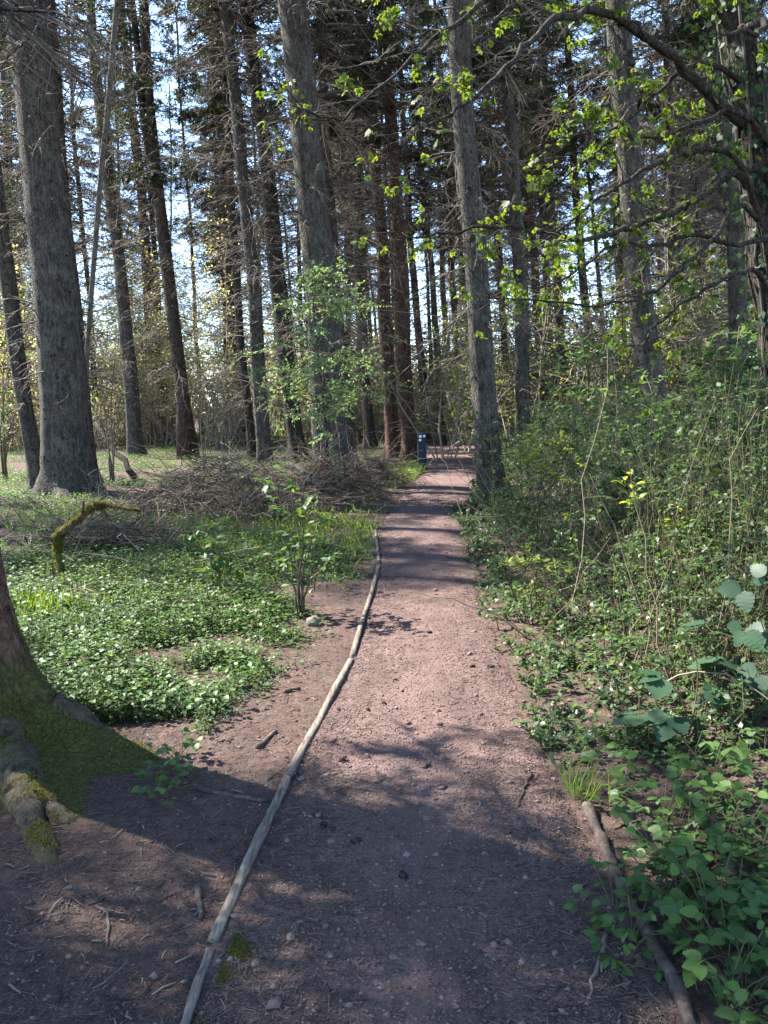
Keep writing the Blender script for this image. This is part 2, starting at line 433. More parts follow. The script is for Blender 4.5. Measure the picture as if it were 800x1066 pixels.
# ------------------------------------------------------------------ trees
def rand_perp_sticks(n, k, P0, D0, L, r0, r1, sag, kink, r):
    """n bent sticks from P0 along D0; returns P (n,k,3), R (n,k)"""
    t = np.linspace(0, 1, k)
    P = P0[:, None] + D0[:, None] * (L[:, None] * t)[:, :, None]
    P[:, :, 2] += (sag[:, None] * t[None] ** 2)
    j = r.normal(size=(n, k, 3)) * (kink * L)[:, None, None]; j[:, 0] = 0
    P = P + np.cumsum(j, 1) * .6
    return P, r0[:, None] * (1 - t[None]) + r1 * t[None]

def deadwood_mesh(seed, z0=1.8, z1=16.0, n=220, lmax=3.1):
    r = np.random.default_rng(seed); mb = MB()
    z = z0 + (z1 - z0) * r.random(n) ** .85
    az = r.random(n) * 2 * math.pi
    el = r.normal(-.05, .22, n)
    L = (.35 + lmax * r.random(n) ** 1.5) * (.45 + .55 * (z - z0) / (z1 - z0))
    D = np.stack([np.cos(az) * np.cos(el), np.sin(az) * np.cos(el), np.sin(el)], -1)
    P, Rr = rand_perp_sticks(n, 6, np.stack([0 * z, 0 * z, z], -1), D, L + .12, (.010 + .008 * r.random(n) + .004 * L), .004, r.normal(-.12, .15, n) * L, .045, r)
    sticks(mb, P, Rr, 3)
    ns = 45; zs = .4 + 9 * r.random(ns); a = r.random(ns) * 6.28; d = np.stack([np.cos(a), np.sin(a), r.normal(.1, .3, ns)], -1)
    Ps, Rs = rand_perp_sticks(ns, 3, np.stack([0 * zs, 0 * zs, zs], -1), d, .28 + .25 * r.random(ns), .012 + .008 * r.random(ns), .007, 0 * zs, .03, r); sticks(mb, Ps, Rs, 4)
    # side twigs
    for lev, (cnt, ls) in enumerate(((8, .55), (3, .5))):
        idx = np.repeat(np.arange(len(P)), cnt); m = len(idx)
        t = .25 + .75 * r.random(m); k = P.shape[1] - 1
        f = t * k; i0 = np.minimum(f.astype(int), k - 1); fr = (f - i0)[:, None]
        p0 = P[idx, i0] * (1 - fr) + P[idx, i0 + 1] * fr
        d = norm(norm(P[idx, i0 + 1] - P[idx, i0]) + .9 * rdir(m, r) * np.array([1, 1, .6]))
        l2 = L[idx] * ls * (.3 + .7 * r.random(m)) * (1.1 - .5 * t)
        P2, R2 = rand_perp_sticks(m, 4, p0, d, l2, np.full(m, .0095 - .0025 * lev), .0035, r.normal(-.1, .12, m) * l2, .06, r)
        sticks(mb, P2, R2, 3, False)
        P, L = P2, l2
    return mb

def crown_mesh(seed, z0, z1, n, lmax, sprays, size):
    """drooping spruce boughs with needle sprays; returns (wood, needles)"""
    r = np.random.default_rng(seed); w, f = MB(), MB()
    t = r.random(n); z = z0 + (z1 - z0) * t
    az = r.random(n) * 2 * math.pi
    L = lmax * (1 - .80 * t ** 1.2) * (.55 + .45 * r.random(n)) * (.45 + .55 * sstep(0, .12, t))
    el = lerp(-.10, .45, t) + r.normal(0, .12, n)
    D = np.stack([np.cos(az) * np.cos(el), np.sin(az) * np.cos(el), np.sin(el)], -1)
    P, Rr = rand_perp_sticks(n, 7, np.stack([0 * z, 0 * z, z], -1), D, L, .012 + .009 * L, .004, -.10 * L ** 1.3, .03, r)
    sticks(w, P, Rr, 3)
    cnt = sprays; idx = np.repeat(np.arange(n), cnt); m = len(idx)
    u = .18 + .82 * r.random(m) ** .8; fI = u * 6; i0 = np.minimum(fI.astype(int), 5); fr = (fI - i0)[:, None]
    p0 = P[idx, i0] * (1 - fr) + P[idx, i0 + 1] * fr
    tang = norm(P[idx, i0 + 1] - P[idx, i0])
    side = norm(np.cross(tang, np.array([0, 0, 1.])))
    sg = np.where(r.random(m) < .5, -1, 1)[:, None]
    d = norm(tang * .7 + side * sg * (.4 + .9 * r.random((m, 1))) + np.array([0, 0, -.35]) * r.random((m, 1)) * 2)
    l2 = (.18 + .32 * L[idx] / lmax + .2 * r.random(m)) * (1.15 - .75 * u) + .12
    P2, R2 = rand_perp_sticks(m, 3, p0, d, l2, np.full(m, .005), .002, -.12 * l2, .05, r)
    sticks(w, P2, R2, 3, False)
    # needles: thin kites set along each spray
    q = 12
    id2 = np.repeat(np.arange(m), q); mm = len(id2)
    tt = r.random(mm); base = P2[id2, 0] * (1 - tt[:, None]) + P2[id2, 2] * tt[:, None]
    dd = norm(norm(P2[id2, 2] - P2[id2, 0]) + .8 * rdir(mm, r))
    leaves(f, base, dd, norm(rdir(mm, r) + np.array([0, 0, 1.])), size * (.6 + .8 * r.random(mm)), size * .20 * (.6 + .8 * r.random(mm)))
    return w, f

DEADV = []
for s in range(4):
    me = deadwood_mesh(100 + s).build('deadwood', M['dead']); DEADV.append(me)
THIN = deadwood_mesh(200, 1.2, 14, 70, 1.1).build('deadwood', M['dead']); DEADV.append(THIN)
CROWNV = []
for s, (z0, z1, n, lm, sp, sz) in enumerate([(11, 24, 85, 3.4, 30, .15), (9.5, 24, 90, 3.1, 28, .15), (12.5, 26, 80, 3.6, 30, .16), (13, 25, 30, 2.8, 26, .15)]):
    w, f = crown_mesh(300 + s, z0, z1, n, lm, sp, sz)
    CROWNV.append((f.build('crown', M['needle']), w.build('crown_limbs', M['dead'])))
_protos = list(DEADV) + [o for c in CROWNV for o in c]

def trunk_mesh(r0, H, seed, flare=.5, sides=20, taper=.62, lobes=5, wavy=.055, flare_h=.28):
    r = np.random.default_rng(seed)
    zz = np.concatenate([[-.35, -.1], np.linspace(0, .9, 9), np.linspace(1.2, H, int(H * 1.6))])
    th = np.linspace(0, 2 * math.pi, sides, endpoint=False)
    ph, ph2 = r.random(2) * 6.28
    Zg, Tg = np.meshgrid(zz, th, indexing='ij')
    f = np.exp(-np.clip(Zg, -.1, None) / flare_h)
    rad = r0 * ((1 - taper * np.clip(Zg, 0, None) / H) + flare * f * (.75 + .45 * np.cos(lobes * Tg + ph) + .2 * np.cos(3 * Tg + ph2)))
    rad = rad * (1 + .05 * np.sin(2 * Tg + Zg * .7 + ph) + .03 * np.sin(5 * Tg + .3 * Zg) + .02 * r.normal(size=Zg.shape))
    cx = wavy * (np.sin(Zg * .45 + ph) - np.sin(ph)) + wavy * .4 * np.sin(Zg * 1.3 + ph2)
    cy = wavy * (np.sin(Zg * .38 + ph2) - np.sin(ph2))
    v = np.stack([cx + rad * np.cos(Tg), cy + rad * np.sin(Tg), Zg], -1)
    mb = MB(); n = len(zz)
    i = np.arange(n - 1)[:, None] * sides; j = np.arange(sides)[None]; j2 = (j + 1) % sides
    mb.add(v, np.stack([i + j, i + j2, i + sides + j2, i + sides + j], -1).reshape(-1, 4))
    return mb

TREE_N = [0]
def place_tree(name, label, base, topdir, r0, bark, dead=0, crown=0, H=25., group=None, zscale=1.0, flare=.75, dscale=1.0, cat='tree', cscale=1.0):
    TREE_N[0] += 1; k = TREE_N[0]
    t = thing(name, base, label, cat, group)
    q = Vector((0, 0, 1)).rotation_difference(Vector(topdir).normalized())
    rz = random.random() * 6.28
    t.rotation_mode = 'QUATERNION'
    from mathutils import Quaternion
    t.rotation_quaternion = q
    trunk_mesh(r0, H, 500 + k, flare).build('trunk', M[bark], t)
    if dead is not None:
        c = dup(DEADV[dead % len(DEADV)], t); tag(c, kind='stuff'); c.rotation_euler[2] = rz; c.scale = (dscale, dscale, zscale)
    if crown is not None:
        a, b = CROWNV[crown % len(CROWNV)]
        ca = dup(a, t); ca.rotation_euler[2] = rz * 2; ca.scale = (cscale, cscale, zscale)
        cb = dup(b, ca); 
    return t
def tree_px(name, label, base, top, wpx, bark, Y=None, **k):
    """base / top: picture points on the trunk's axis; wpx: its width near the foot; Y: depth when the foot is hidden"""
    if Y is None:
        b = G(*base); Y = b[1]
    p0, p1 = at_depth(base[0], base[1], Y), at_depth(top[0], top[1], Y)
    d = p1 - p0; d = d / np.linalg.norm(d)
    z = float(gz(p0[0], Y))
    b = p0 + d * ((z - p0[2]) / d[2])
    r0 = .5 * wpx / FPX * (Y * math.cos(PITCH) + 1.2 * math.sin(PITCH))
    return place_tree(name, label, b, d, r0, bark, **k)

T = tree_px
SP = 'spruce_tree'
T(SP, 'stout grey spruce trunk at left, thickest of the standing trees', (72, 505), (27, 0), 47, 'bark_grey', Y=16.0, dead=0, crown=3, H=27, dscale=.8)
T(SP, 'brown trunk half hidden behind the right side of the stoutest left tree', (90, 486), (58, 60), 20, 'bark_brown', Y=19.5, dead=1, crown=None, H=26)
T(SP, 'leaning dark trunk just left of the stoutest left tree', (38, 497), (-22, 0), 17, 'bark_grey', Y=17.5, dead=4, crown=None, H=25)
T(SP, 'small reddish trunk at the far left edge, deep in the wood', (17, 462), (-6, 340), 13, 'bark_red', dead=3, crown=0)
T(SP, 'straight grey brown spruce between the pale leaning pole and the forked tree', (142, 475), (92, 0), 15, 'bark_grey', dead=1, crown=3, H=26)
T(SP, 'reddish spruce standing in sunlit grass just left of the forked tree', (172, 460), (128, 0), 14, 'bark_red', dead=0, crown=3, H=27)
T(SP, 'brown spruce with buttressed foot right of the forked tree', (254, 462), (219, 0), 12, 'bark_brown', dead=2, crown=2, H=26)
T(SP, 'tall grey trunk ending behind the brush heap, left of the young pale tree', (275, 478), (236, 0), 15, 'bark_grey', dead=3, crown=3, H=26, Y=23.)
T(SP, 'slim dark trunk close behind the tall grey one beside the brush heap', (262, 468), (227, 0), 9, 'bark_dark', dead=4, crown=0, Y=27)
T(SP, 'dark trunk rising behind the left half of the young pale tree', (311, 470), (254, 0), 18, 'bark_dark', dead=0, crown=2, H=27, Y=24)
T(SP, 'big grey spruce rising behind the middle of the young pale tree', (345, 485), (306, 0), 36, 'bark_grey', Y=17.5, dead=1, crown=3, H=28)
T(SP, 'slender brown spruce close to the right of the big grey one', (363, 470), (334, 0), 13, 'bark_brown', dead=2, crown=1, Y=23)
T(SP, 'narrow trunk in shade between the young pale tree and the reddish pair', (386, 455), (362, 0), 10, 'bark_dark', dead=3, crown=0, Y=33)
T(SP, 'left trunk of the reddish pair left of the marker post', (409, 458), (376, 0), 15, 'bark_red', dead=0, crown=2, Y=27)
T(SP, 'right trunk of the reddish pair, nearest to the marker post', (426, 458), (396, 0), 17, 'bark_red', dead=1, crown=1, Y=26)
T(SP, 'slim dark straight trunk rising just above the marker post', (443, 436), (411, 0), 9, 'bark_dark', dead=4, crown=0, Y=40)
T(SP, 'very thin trunk seen against the sky gap above the post', (449, 425), (436, 120), 5, 'bark_dark', dead=4, crown=None, Y=44, H=17)
T(SP, 'thin pale brown trunk, left of two in the gap beside the path tree', (470, 420), (447, 0), 7, 'bark_red', dead=4, crown=0, Y=48)
T(SP, 'thin reddish trunk, right of two in the gap beside the path tree', (481, 418), (455, 0), 8, 'bark_red', dead=3, crown=2, Y=45)
T(SP, 'grey spruce at the right edge of the path with leafy shoots at its foot', (513, 524), (483, 0), 26, 'bark_grey', Y=13.6, dead=2, crown=1, H=26, dscale=.75)
T(SP, 'blue grey trunk close behind the tree at the right edge of the path', (546, 440), (521, 0), 15, 'bark_grey', dead=0, crown=0, Y=24)
T(SP, 'reddish trunk just right of the blue grey one beyond the thicket', (565, 430), (546, 60), 10, 'bark_red', dead=1, crown=2, Y=34)
T(SP, 'brown trunk with sunlit edge in the middle of the right hand wood', (587, 420), (563, 0), 11, 'bark_brown', dead=2, crown=1, Y=31)
T(SP, 'dark slender trunk left of the sky gap over the thicket', (618, 420), (588, 0), 10, 'bark_dark', dead=3, crown=0, Y=33)
T(SP, 'thin trunk standing in the sky gap over the thicket', (632, 415), (610, 150), 6, 'bark_dark', dead=4, crown=None, Y=42, H=18)
T(SP, 'broad grey trunk rising out of the right hand thicket', (686, 470), (645, 0), 28, 'bark_grey', Y=17, dead=1, crown=2, H=27, dscale=.8)
T(SP, 'brown trunk just right of the broad grey one in the thicket', (707, 450), (692, 0), 11, 'bark_brown', dead=0, crown=0, Y=27)
T(SP, 'purplish grey trunk near the right edge, left of the crooked tree', (776, 460), (740, 0), 19, 'bark_grey', Y=19, dead=3, crown=1, H=26)
T(SP, 'slim shaded trunk between the broad grey trunk and the purplish one', (742, 440), (716, 0), 9, 'bark_dark', dead=2, crown=2, Y=30)

# forked tree
def forked():
    Y = 25.5
    b = G(197, 478); Y = b[1]
    t = thing(SP, b, 'slender spruce whose trunk forks into two stems high up', 'tree')
    P = [at_depth(*p, Y) - b for p in [(197, 482), (191, 420), (184, 360), (172, 260), (161, 170), (155, 90), (151, 0), (140, -220)]]
    w = np.array([17, 14, 13, 12.5, 11.5, 8, 7, 3]) * .5 * Y / FPX
    w[0] *= 1.5
    m = MB(); sticks(m, np.array(P), w, 14); m.build('trunk', M['bark_brown'], t)
    P2 = [at_depth(*p, Y) - b for p in [(162, 180), (155, 160), (148, 110), (142, 40), (133, -40), (118, -220)]]
    m = MB(); sticks(m, np.array(P2), np.array([5, 7.5, 7, 6.5, 6, 3]) * .5 * Y / FPX, 10); m.build('stem', M['bark_brown'], t)
    c = dup(DEADV[2], t); tag(c, kind='stuff'); c.rotation_euler = (0, R(-5), 0)
    ca = dup(CROWNV[1][0], t); ca.rotation_euler = (0, R(-5), 1); dup(CROWNV[1][1], ca)
forked()

# pale bare pole leaning through the left trees
def leaning_pole():
    Y = 17.2; b = at_depth(86, 492, Y); b[2] = gz(b[0], Y)
    t = thing('dead_sapling', b, 'pale bare dead sapling leaning through the trees at left', 'dead tree')
    P = [b * 0] + [at_depth(*p, Y) - b for p in [(91, 360), (98, 270), (106, 170), (111, 130), (117, 60), (122, 0), (128, -70)]]
    m = MB(); sticks(m, np.array(P), np.array([5, 5.2, 5.6, 5.6, 6.4, 6, 5.5, 4]) * .5 * Y / FPX, 8); m.build('trunk', M['bark_pale'], t)
leaning_pole()

# far trunks deep in the wood
def far_trees():
    r = np.random.default_rng(5)
    n = 0
    for _ in range(400):
        Y = 30 + 38 * r.random() ** .8
        px = r.uniform(-30, 830)
        if 172 < px < 235 and r.random() < .45: continue
        if 428 < px < 478 and r.random() < .9: continue
        if px < 300 and Y < 42: continue
        if 600 < px < 640: continue
        top = px - r.uniform(5, 45) 
        T(SP, 'slender spruce trunk far back in the shade of the wood', (px, 440), (top, 0), r.uniform(6, 10) * 34 / Y, random.choice(['bark_brown', 'bark_dark', 'bark_red', 'bark_grey']),
          Y=Y, dead=int(r.integers(0, 4)), crown=((None if r.random() < .2 else 3 if r.random() < .6 else int(r.integers(0, 3))) if px < 330 else 3 if r.random() < .4 else int(r.integers(0, 3))), H=26, group='far spruce trunks deep in the wood')
        n += 1
        if n >= 76: break
far_trees()
for k, (px, Y) in enumerate([(100, 40), (160, 47), (240, 44), (62, 38), (212, 50)]):
    T(SP, 'slender spruce trunk far back in the shade of the wood', (px, 440), (px - 34 + 5 * (k % 3), 0), 7 * 34 / Y, ['bark_brown', 'bark_dark', 'bark_red'][k % 3], Y=Y, dead=k % 4, crown=(1, 3, 1, 1, 3)[k], H=25, group='far spruce trunks deep in the wood')

# unseen trees added around the view to shade the path and cut sky light
_OUT = [3, 3, 0, 1, 3, 3, 0, 1, 2, 0, 1, 2, 0, 1, 2, 0, 1, 2, 0, 1, 2, 0]
for k, (x, y) in enumerate([(-9.3, 6.0), (-11.5, 14.5), (-12.5, 7.2), (-9.8, 3.0), (-13.5, 17.5), (-17, 16), (7.5, 9.5), (5.8, 4.2), (11, 14), (9, 2), (4.2, -2.5), (-3.5, -5), (6, -6), (0.5, -9), (-10, -6), (13, 6)]):
    place_tree(SP, 'unseen spruce added just outside the view to shade the scene', onz(x, y), (0.02, 0, 1), .24, 'bark_brown', dead=k, crown=_OUT[k], H=26, group='unseen spruces added around the view')

for o in _protos: bpy.data.objects.remove(o)

# ------------------------------------------------------------------ mossy foreground tree at the left edge
def mossy_tree():
    base = G(-33, 772); b = np.array([base[0], base[1], float(gz(base[0], base[1]))])
    t = thing('mossy_tree', b, 'reddish tree at the left edge with mossy spreading roots in the foreground', 'tree')
    tips = [G(160, 792) - b, G(76, 905) - b, G(92, 862) - b, np.array([-.5, -.7, 0]), np.array([-.8, .3, 0]), np.array([.1, .9, 0])]
    ang = [math.atan2(p[1], p[0]) for p in tips]
    S = 260
    th = np.linspace(-math.pi, math.pi, S, endpoint=False)
    zz = np.concatenate([np.linspace(-.12, .7, 46), np.linspace(.74, 2.6, 36), np.linspace(2.8, 20, 22)])
    Zg, Tg = np.meshgrid(zz, th, indexing='ij')
    def dA(a): return (Tg - a + math.pi) % (2 * math.pi) - math.pi
    rad = .28 * (1 - .45 * np.clip(Zg, 0, None) / 20) + .03 * np.exp(-np.clip(Zg, 0, None) / .5)
    for a, A, h, w in zip(ang, (.78, .58, .26, .4, .4, .4), (.21, .11, .07, .3, .3, .3), (.36, .27, .15, .35, .35, .35)):
        rad = rad + A * np.exp(-(dA(a) / w) ** 2) * np.exp(-np.clip(Zg, -.05, None) / h) * .86
        rad = rad + .10 * np.exp(-(dA(a) / (w * 1.7)) ** 2) * np.exp(-np.clip(Zg, 0, None) / .55)
    r = np.random.default_rng(3)
    rad = rad * (1 + .03 * np.sin(5 * Tg + 3 * Zg) + .02 * np.sin(13 * Tg - 2 * Zg) + .008 * r.normal(size=Zg.shape)) + .012 * wob(Tg * 3, Zg, 6, 1) + np.exp(-np.clip(Zg, 0, None) / .5) * (.022 * wob(Tg * 7, Zg * 9, 1.0, 2) + .010 * wob(Tg * 22, Zg * 26, 1.0, 3))
    lean = -.075 * np.clip(Zg, 0, None)
    v = np.stack([rad * np.cos(Tg) + lean, rad * np.sin(Tg), Zg], -1)
    m = MB(); n = len(zz)
    i = np.arange(n - 1)[:, None] * S; j = np.arange(S)[None]; j2 = (j + 1) % S
    m.add(v, np.stack([i + j, i + j2, i + S + j2, i + S + j], -1).reshape(-1, 4))
    m.build('trunk', M['bark_moss'], t)
    cw, cf = crown_mesh(377, 3.0, 15, 95, 2.6, 30, .13)  # crown added mostly out of view to shade the near path
    nv = np.concatenate(cf.v).reshape(-1, 4, 3); lim_ = np.where(nv[:, 0, 2] < 6, -.35, .9); nv = nv[nv[:, 0, 0] < lim_]
    cf = MB(); cf.add(nv, np.arange(len(nv) * 4).reshape(-1, 4)); cr_ = cf.build('crown', M['needle'], t); cw.build('crown_limbs', M['dead'], cr_)
    # root ridges running out along the ground
    roots = []
    for k, (tip, r0) in enumerate(zip(tips[:3], (.095, .105, .085))):
        a = ang[k]; s = np.array([math.cos(a), math.sin(a), 0]) * (.50 if k == 0 else .40)
        if k == 2: s = np.array([math.cos(ang[1] + .12), math.sin(ang[1] + .12), 0]) * .42
        pts = []
        for q in np.linspace(0, 1, 12):
            p = s * (1 - q) + tip * q
            p = p + np.array([-s[1], s[0], 0]) * .12 * math.sin(q * 4 + k)
            p[2] = float(gz(p[0] + b[0], p[1] + b[1])) - b[2] + .17 * (1 - q) ** 2.2 + lerp(.03, -.03, q) + (.015 * math.sin(q * 9 + k))
            pts.append(p)
        rr = np.array([lerp(r0, .030, q ** .9) * (1 + .12 * math.sin(q * 14 + k * 2)) for q in np.linspace(0, 1, 12)])
        qd = np.linspace(0, 11, 60); pd = np.stack([np.interp(qd, np.arange(12), np.array(pts)[:, i]) for i in range(3)], -1); rd = np.interp(qd, np.arange(12), rr)
        m = MB(); sticks(m, pd, rd * (1 + .05 * r.normal(size=60)), 20); vv = m.v[0]; vv += (.012 * wob(vv[:, 0] * 22, vv[:, 1] * 22 + vv[:, 2] * 17, 1.0, k) + .005 * wob(vv[:, 0] * 60, vv[:, 1] * 60 + vv[:, 2] * 50, 1.0, 2))[:, None] * norm(vv - np.repeat(pd, 20, 0)); m.build('root', M['bark_root'], t); roots.append((np.array(pts), rr))
    # moss blades on the foot and roots
    f = MB(); N = 60000
    zi = (np.random.default_rng(4).random(N) ** 1.5 * 44).astype(int) + 2; ti = r.integers(0, S, N)
    p = v[zi, ti]; pn = v[zi, (ti + 1) % S]; pu = v[zi + 1, ti]
    nn = norm(np.cross(pn - p, pu - p))
    keep = (p[:, 2] < .75) & (wob(p[:, 0] * 9, p[:, 1] * 9 + p[:, 2] * 7, 1.0, 2) + .40 - p[:, 2] * 1.5 > .05 * r.normal(size=N))
    p = p + (pn - p) * r.random((N, 1)) + (pu - p) * r.random((N, 1))
    p, nn = p[keep], nn[keep]
    leaves(f, p - nn * .002, norm(nn + .6 * rdir(len(p), r)), rdir(len(p), r), .008 + .012 * r.random(len(p)), .004 + .003 * r.random(len(p)))
    for pts, rr in roots:
        K = 5000; q = r.random(K) * 10.9; i0 = q.astype(int); fr = (q - i0)[:, None]
        c = pts[i0] * (1 - fr) + pts[i0 + 1] * fr; tg = norm(pts[i0 + 1] - pts[i0]); sd = norm(np.cross(tg, [0, 0, 1.])); a = r.normal(.0, .8, K)[:, None]
        nd = sd * np.sin(a) + np.array([0, 0, 1.]) * np.cos(a)
        pp = c + nd * (rr[i0][:, None] * .98)
        kk = (wob(pp[:, 0] * 12, pp[:, 1] * 12, 1.2, 3) + .3 * wob(pp[:, 0] * 40, pp[:, 1] * 40, 1.1, 3) > .12 + .3 * r.random(K))
        leaves(f, pp[kk], norm(nd + .6 * rdir(K, r))[kk], rdir(K, r)[kk], .007 + .010 * r.random(kk.sum()), .004)
    tag(f.build('moss', M['moss'], t), kind='stuff')
mossy_tree()

# ------------------------------------------------------------------ far sunlit wood and ground vegetation
def pick_y(n, y0, y1, p, r):
    """depths with density falling off with distance"""
    u = r.random(n); q = 1 - p
    return (y0 ** q + u * (y1 ** q - y0 ** q)) ** (1 / q)

def far_wood(name, label, a0, a1, d0, d1, nb, hh, mat, lsize, per, seed):
    r = np.random.default_rng(seed); f, w = MB(), MB()
    for k in range(nb):
        a = R(r.uniform(a0, a1)); d = r.uniform(d0, d1); x, y = d * math.sin(a), d * math.cos(a); z = float(gz(x, y)); h = hh * r.uniform(.5, 1.15); wd = h * r.uniform(.22, .38)
        ns = 7
        P0 = np.repeat(np.array([[x, y, z]]), ns, 0) + r.normal(size=(ns, 3)) * np.array([.5, .5, 0])
        D = norm(np.stack([r.normal(0, .28, ns), r.normal(0, .28, ns), np.ones(ns)], -1)); L = h * (.6 + .4 * r.random(ns))
        P, Rr = rand_perp_sticks(ns, 6, P0, D, L, .02 + .03 * r.random(ns), .006, 0 * L, .03, r); sticks(w, P, Rr, 3, False)
        idx = np.repeat(np.arange(ns), 22); m = len(idx); fI = (.15 + .85 * r.random(m)) * 5; i0 = np.minimum(fI.astype(int), 4); fr = (fI - i0)[:, None]
        p0 = P[idx, i0] * (1 - fr) + P[idx, i0 + 1] * fr
        dd = norm(rdir(m, r) * np.array([1, 1, .5]) + np.array([0, 0, .3])); l2 = wd * (.3 + .7 * r.random(m))
        P2, R2 = rand_perp_sticks(m, 4, p0, dd, l2, np.full(m, .014), .005, -.1 * l2, .06, r); sticks(w, P2, R2, 3, False)
        i3 = r.integers(0, m, per); tt = r.random(per)[:, None]
        c = P2[i3, 1] * (1 - tt) + P2[i3, 3] * tt + r.normal(size=(per, 3)) * .12
        leaves(f, c, rdir(per, r), norm(rdir(per, r) + [0, 0, .8]), lsize * (.6 + .8 * r.random(per)), lsize * .7 * (.6 + .8 * r.random(per)))
    o = f.build(name, mat); tag(o, label, 'woodland', kind='stuff')
    w.build('brushwood', M['brush_pale'], o)
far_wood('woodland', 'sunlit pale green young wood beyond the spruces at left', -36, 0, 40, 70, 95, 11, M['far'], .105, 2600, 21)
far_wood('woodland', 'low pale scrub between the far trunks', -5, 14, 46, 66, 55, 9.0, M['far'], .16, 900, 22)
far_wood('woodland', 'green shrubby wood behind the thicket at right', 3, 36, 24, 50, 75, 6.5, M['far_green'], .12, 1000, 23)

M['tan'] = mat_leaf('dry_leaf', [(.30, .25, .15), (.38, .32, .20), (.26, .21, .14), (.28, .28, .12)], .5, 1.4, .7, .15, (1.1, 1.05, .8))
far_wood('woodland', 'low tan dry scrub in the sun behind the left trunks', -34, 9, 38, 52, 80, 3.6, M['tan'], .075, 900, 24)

def ground_cover():
    r = np.random.default_rng(31); f, s, big = MB(), MB(), MB()
    n = 78000
    y = pick_y(n, 3.1, 42, 1.15, r); x = -r.random(n) * (y * .62 + .6)
    lim = veg_l(y)
    lim = np.where(y > 14, path_l(y) - .1, lim)
    lim = lim + .16 * wob(y * 1.0, y * .4, 4.3, 2) + np.where(y < 14, .10 * np.abs(r.normal(size=n)) * r.choice([-1, 1], n), 0)
    x = lim - (lim - x) * np.where(x < lim, 1, 0) - np.where(x >= lim, r.random(n) * 2.5, 0)
    den = wob(x, y, 1.1, 5) * .65 + wob(x, y, 3.3, 2) * .55 + wob(x, y, 8.1, 3) * .25 + .25 - .10 * sstep(7.5, 9, y) * sstep(17, 13, y) + .25 * sstep(4.8, 6, y) * sstep(2.2, .8, lim - x) + .42 * sstep(7.0, 5.0, y) * sstep(2.6, 1.2, lim - x) + .35 * r.random(n) - .45 * sstep(.7, -.1, lim - x)
    keep = den > .30
    bx, by = G(255, 530)[:2]
    tb = G(-33, 772); keep &= ~((np.hypot(x - tb[0], y - tb[1]) < 1.15) & (y < tb[1] + .12 + .12 * (x - tb[0])))
    keep &= ~((np.abs(x - bx) < 2.2) & (np.abs(y - by) < 1.6) & (r.random(n) < .45))
    x, y = x[keep], y[keep]; n = len(x); z = gz(x, y)
    h = (.02 + .07 * r.random(n) + .13 * r.random(n) ** 5) * (.45 + .55 * sstep(0, .7, (lim[keep] if len(lim) != n else lim) - x)) * (1 + .3 * sstep(5, 20, y)) * (.7 + .6 * sstep(.30, 1.2, den[keep]))
    L = 6
    idx = np.repeat(np.arange(n), L); m = len(idx)
    az = r.random(m) * 6.283; el = r.uniform(-.35, .55, m)
    D = np.stack([np.cos(az) * np.cos(el), np.sin(az) * np.cos(el), np.sin(el)], -1)
    sc_ = (1 + .045 * y)[idx]
    P = np.stack([x[idx], y[idx], z[idx] + h[idx] * (.45 + .6 * r.random(m))], -1) + D * (.02 * sc_)[:, None]
    ln = (.011 + .021 * r.random(m) ** 1.4) * sc_
    leaves(f, P, D, norm(np.array([0, 0, 1.]) + .60 * rdir(m, r)), ln, ln * .62)
    pk = r.random(n) < .10; q_ = pk.sum(); bx_, by_, bz_ = x[pk], y[pk], z[pk]
    for a in (-1.2, 0., 1.2):
        for _ in range(2):
            az = r.random(q_) * 6.283; c0 = np.stack([bx_ + np.cos(az) * .05, by_ + np.sin(az) * .05, bz_ + .08 + .10 * r.random(q_)], -1)
            d = np.stack([np.cos(az + a), np.sin(az + a), r.normal(0, .2, q_)], -1); l_ = (.016 + .022 * r.random(q_)) * (1 + .04 * by_)
            leaves(big, c0, d, norm(np.array([0, 0, 1.]) + .45 * rdir(q_, r)), l_, l_ * .7, OVATE)
    near = y < 9
    q = near.sum()
    P0 = np.stack([x[near], y[near], z[near] - .01], -1); P1 = P0 + np.stack([r.normal(0, .02, q), r.normal(0, .02, q), h[near] + .02], -1)
    sticks(s, np.stack([P0, (P0 + P1) / 2 + r.normal(size=(q, 3)) * .006, P1], 1), np.full((q, 3), .0018), 3, False)
    o = f.build('ground_cover', M['cover']); tag(o, 'low dark green leafy ground cover under the trees at left', 'ground cover', kind='stuff')
    s.build('stalks', M['stem'], o)['kind'] = 'stuff'; big.build('broad_leaves', M['plant'], o)['kind'] = 'stuff'
ground_cover()

def grass_patches():
    r = np.random.default_rng(33); f = MB()
    for (px, py, sx, sy, n) in [(410, 492, 1.5, 3.0, 6000), (350, 452, 4, 5, 3000), (200, 455, 9, 8, 9000), (60, 460, 6, 6, 4000), (485, 452, 1.6, 6, 1500), (300, 560, 2.2, 3.0, 1500), (130, 540, 2.6, 3.0, 1500), (30, 640, .45, .35, 700), (590, 830, .10, .08, 120)]:
        c = G(px, py); x = c[0] + r.normal(0, sx * .5, n); y = c[1] + r.normal(0, sy * .5, n)
        k = (x < path_l(y) - .02) | (x > path_r(y) + .02); x, y = x[k], y[k]; m = len(x)
        D = norm(np.stack([r.normal(0, .45, m), r.normal(0, .45, m), np.ones(m)], -1))
        ln = (.10 + .16 * r.random(m)); wd = np.maximum(.006, .0016 * y)
        leaves(f, np.stack([x, y, gz(x, y) - .01], -1), D, norm(np.stack([r.normal(size=m), r.normal(size=m), 0 * x], -1)), ln, wd)
    tag(f.build('grass', M['grass']), 'bright grass in sunny gaps beside the path', 'grass', kind='stuff')
grass_patches()

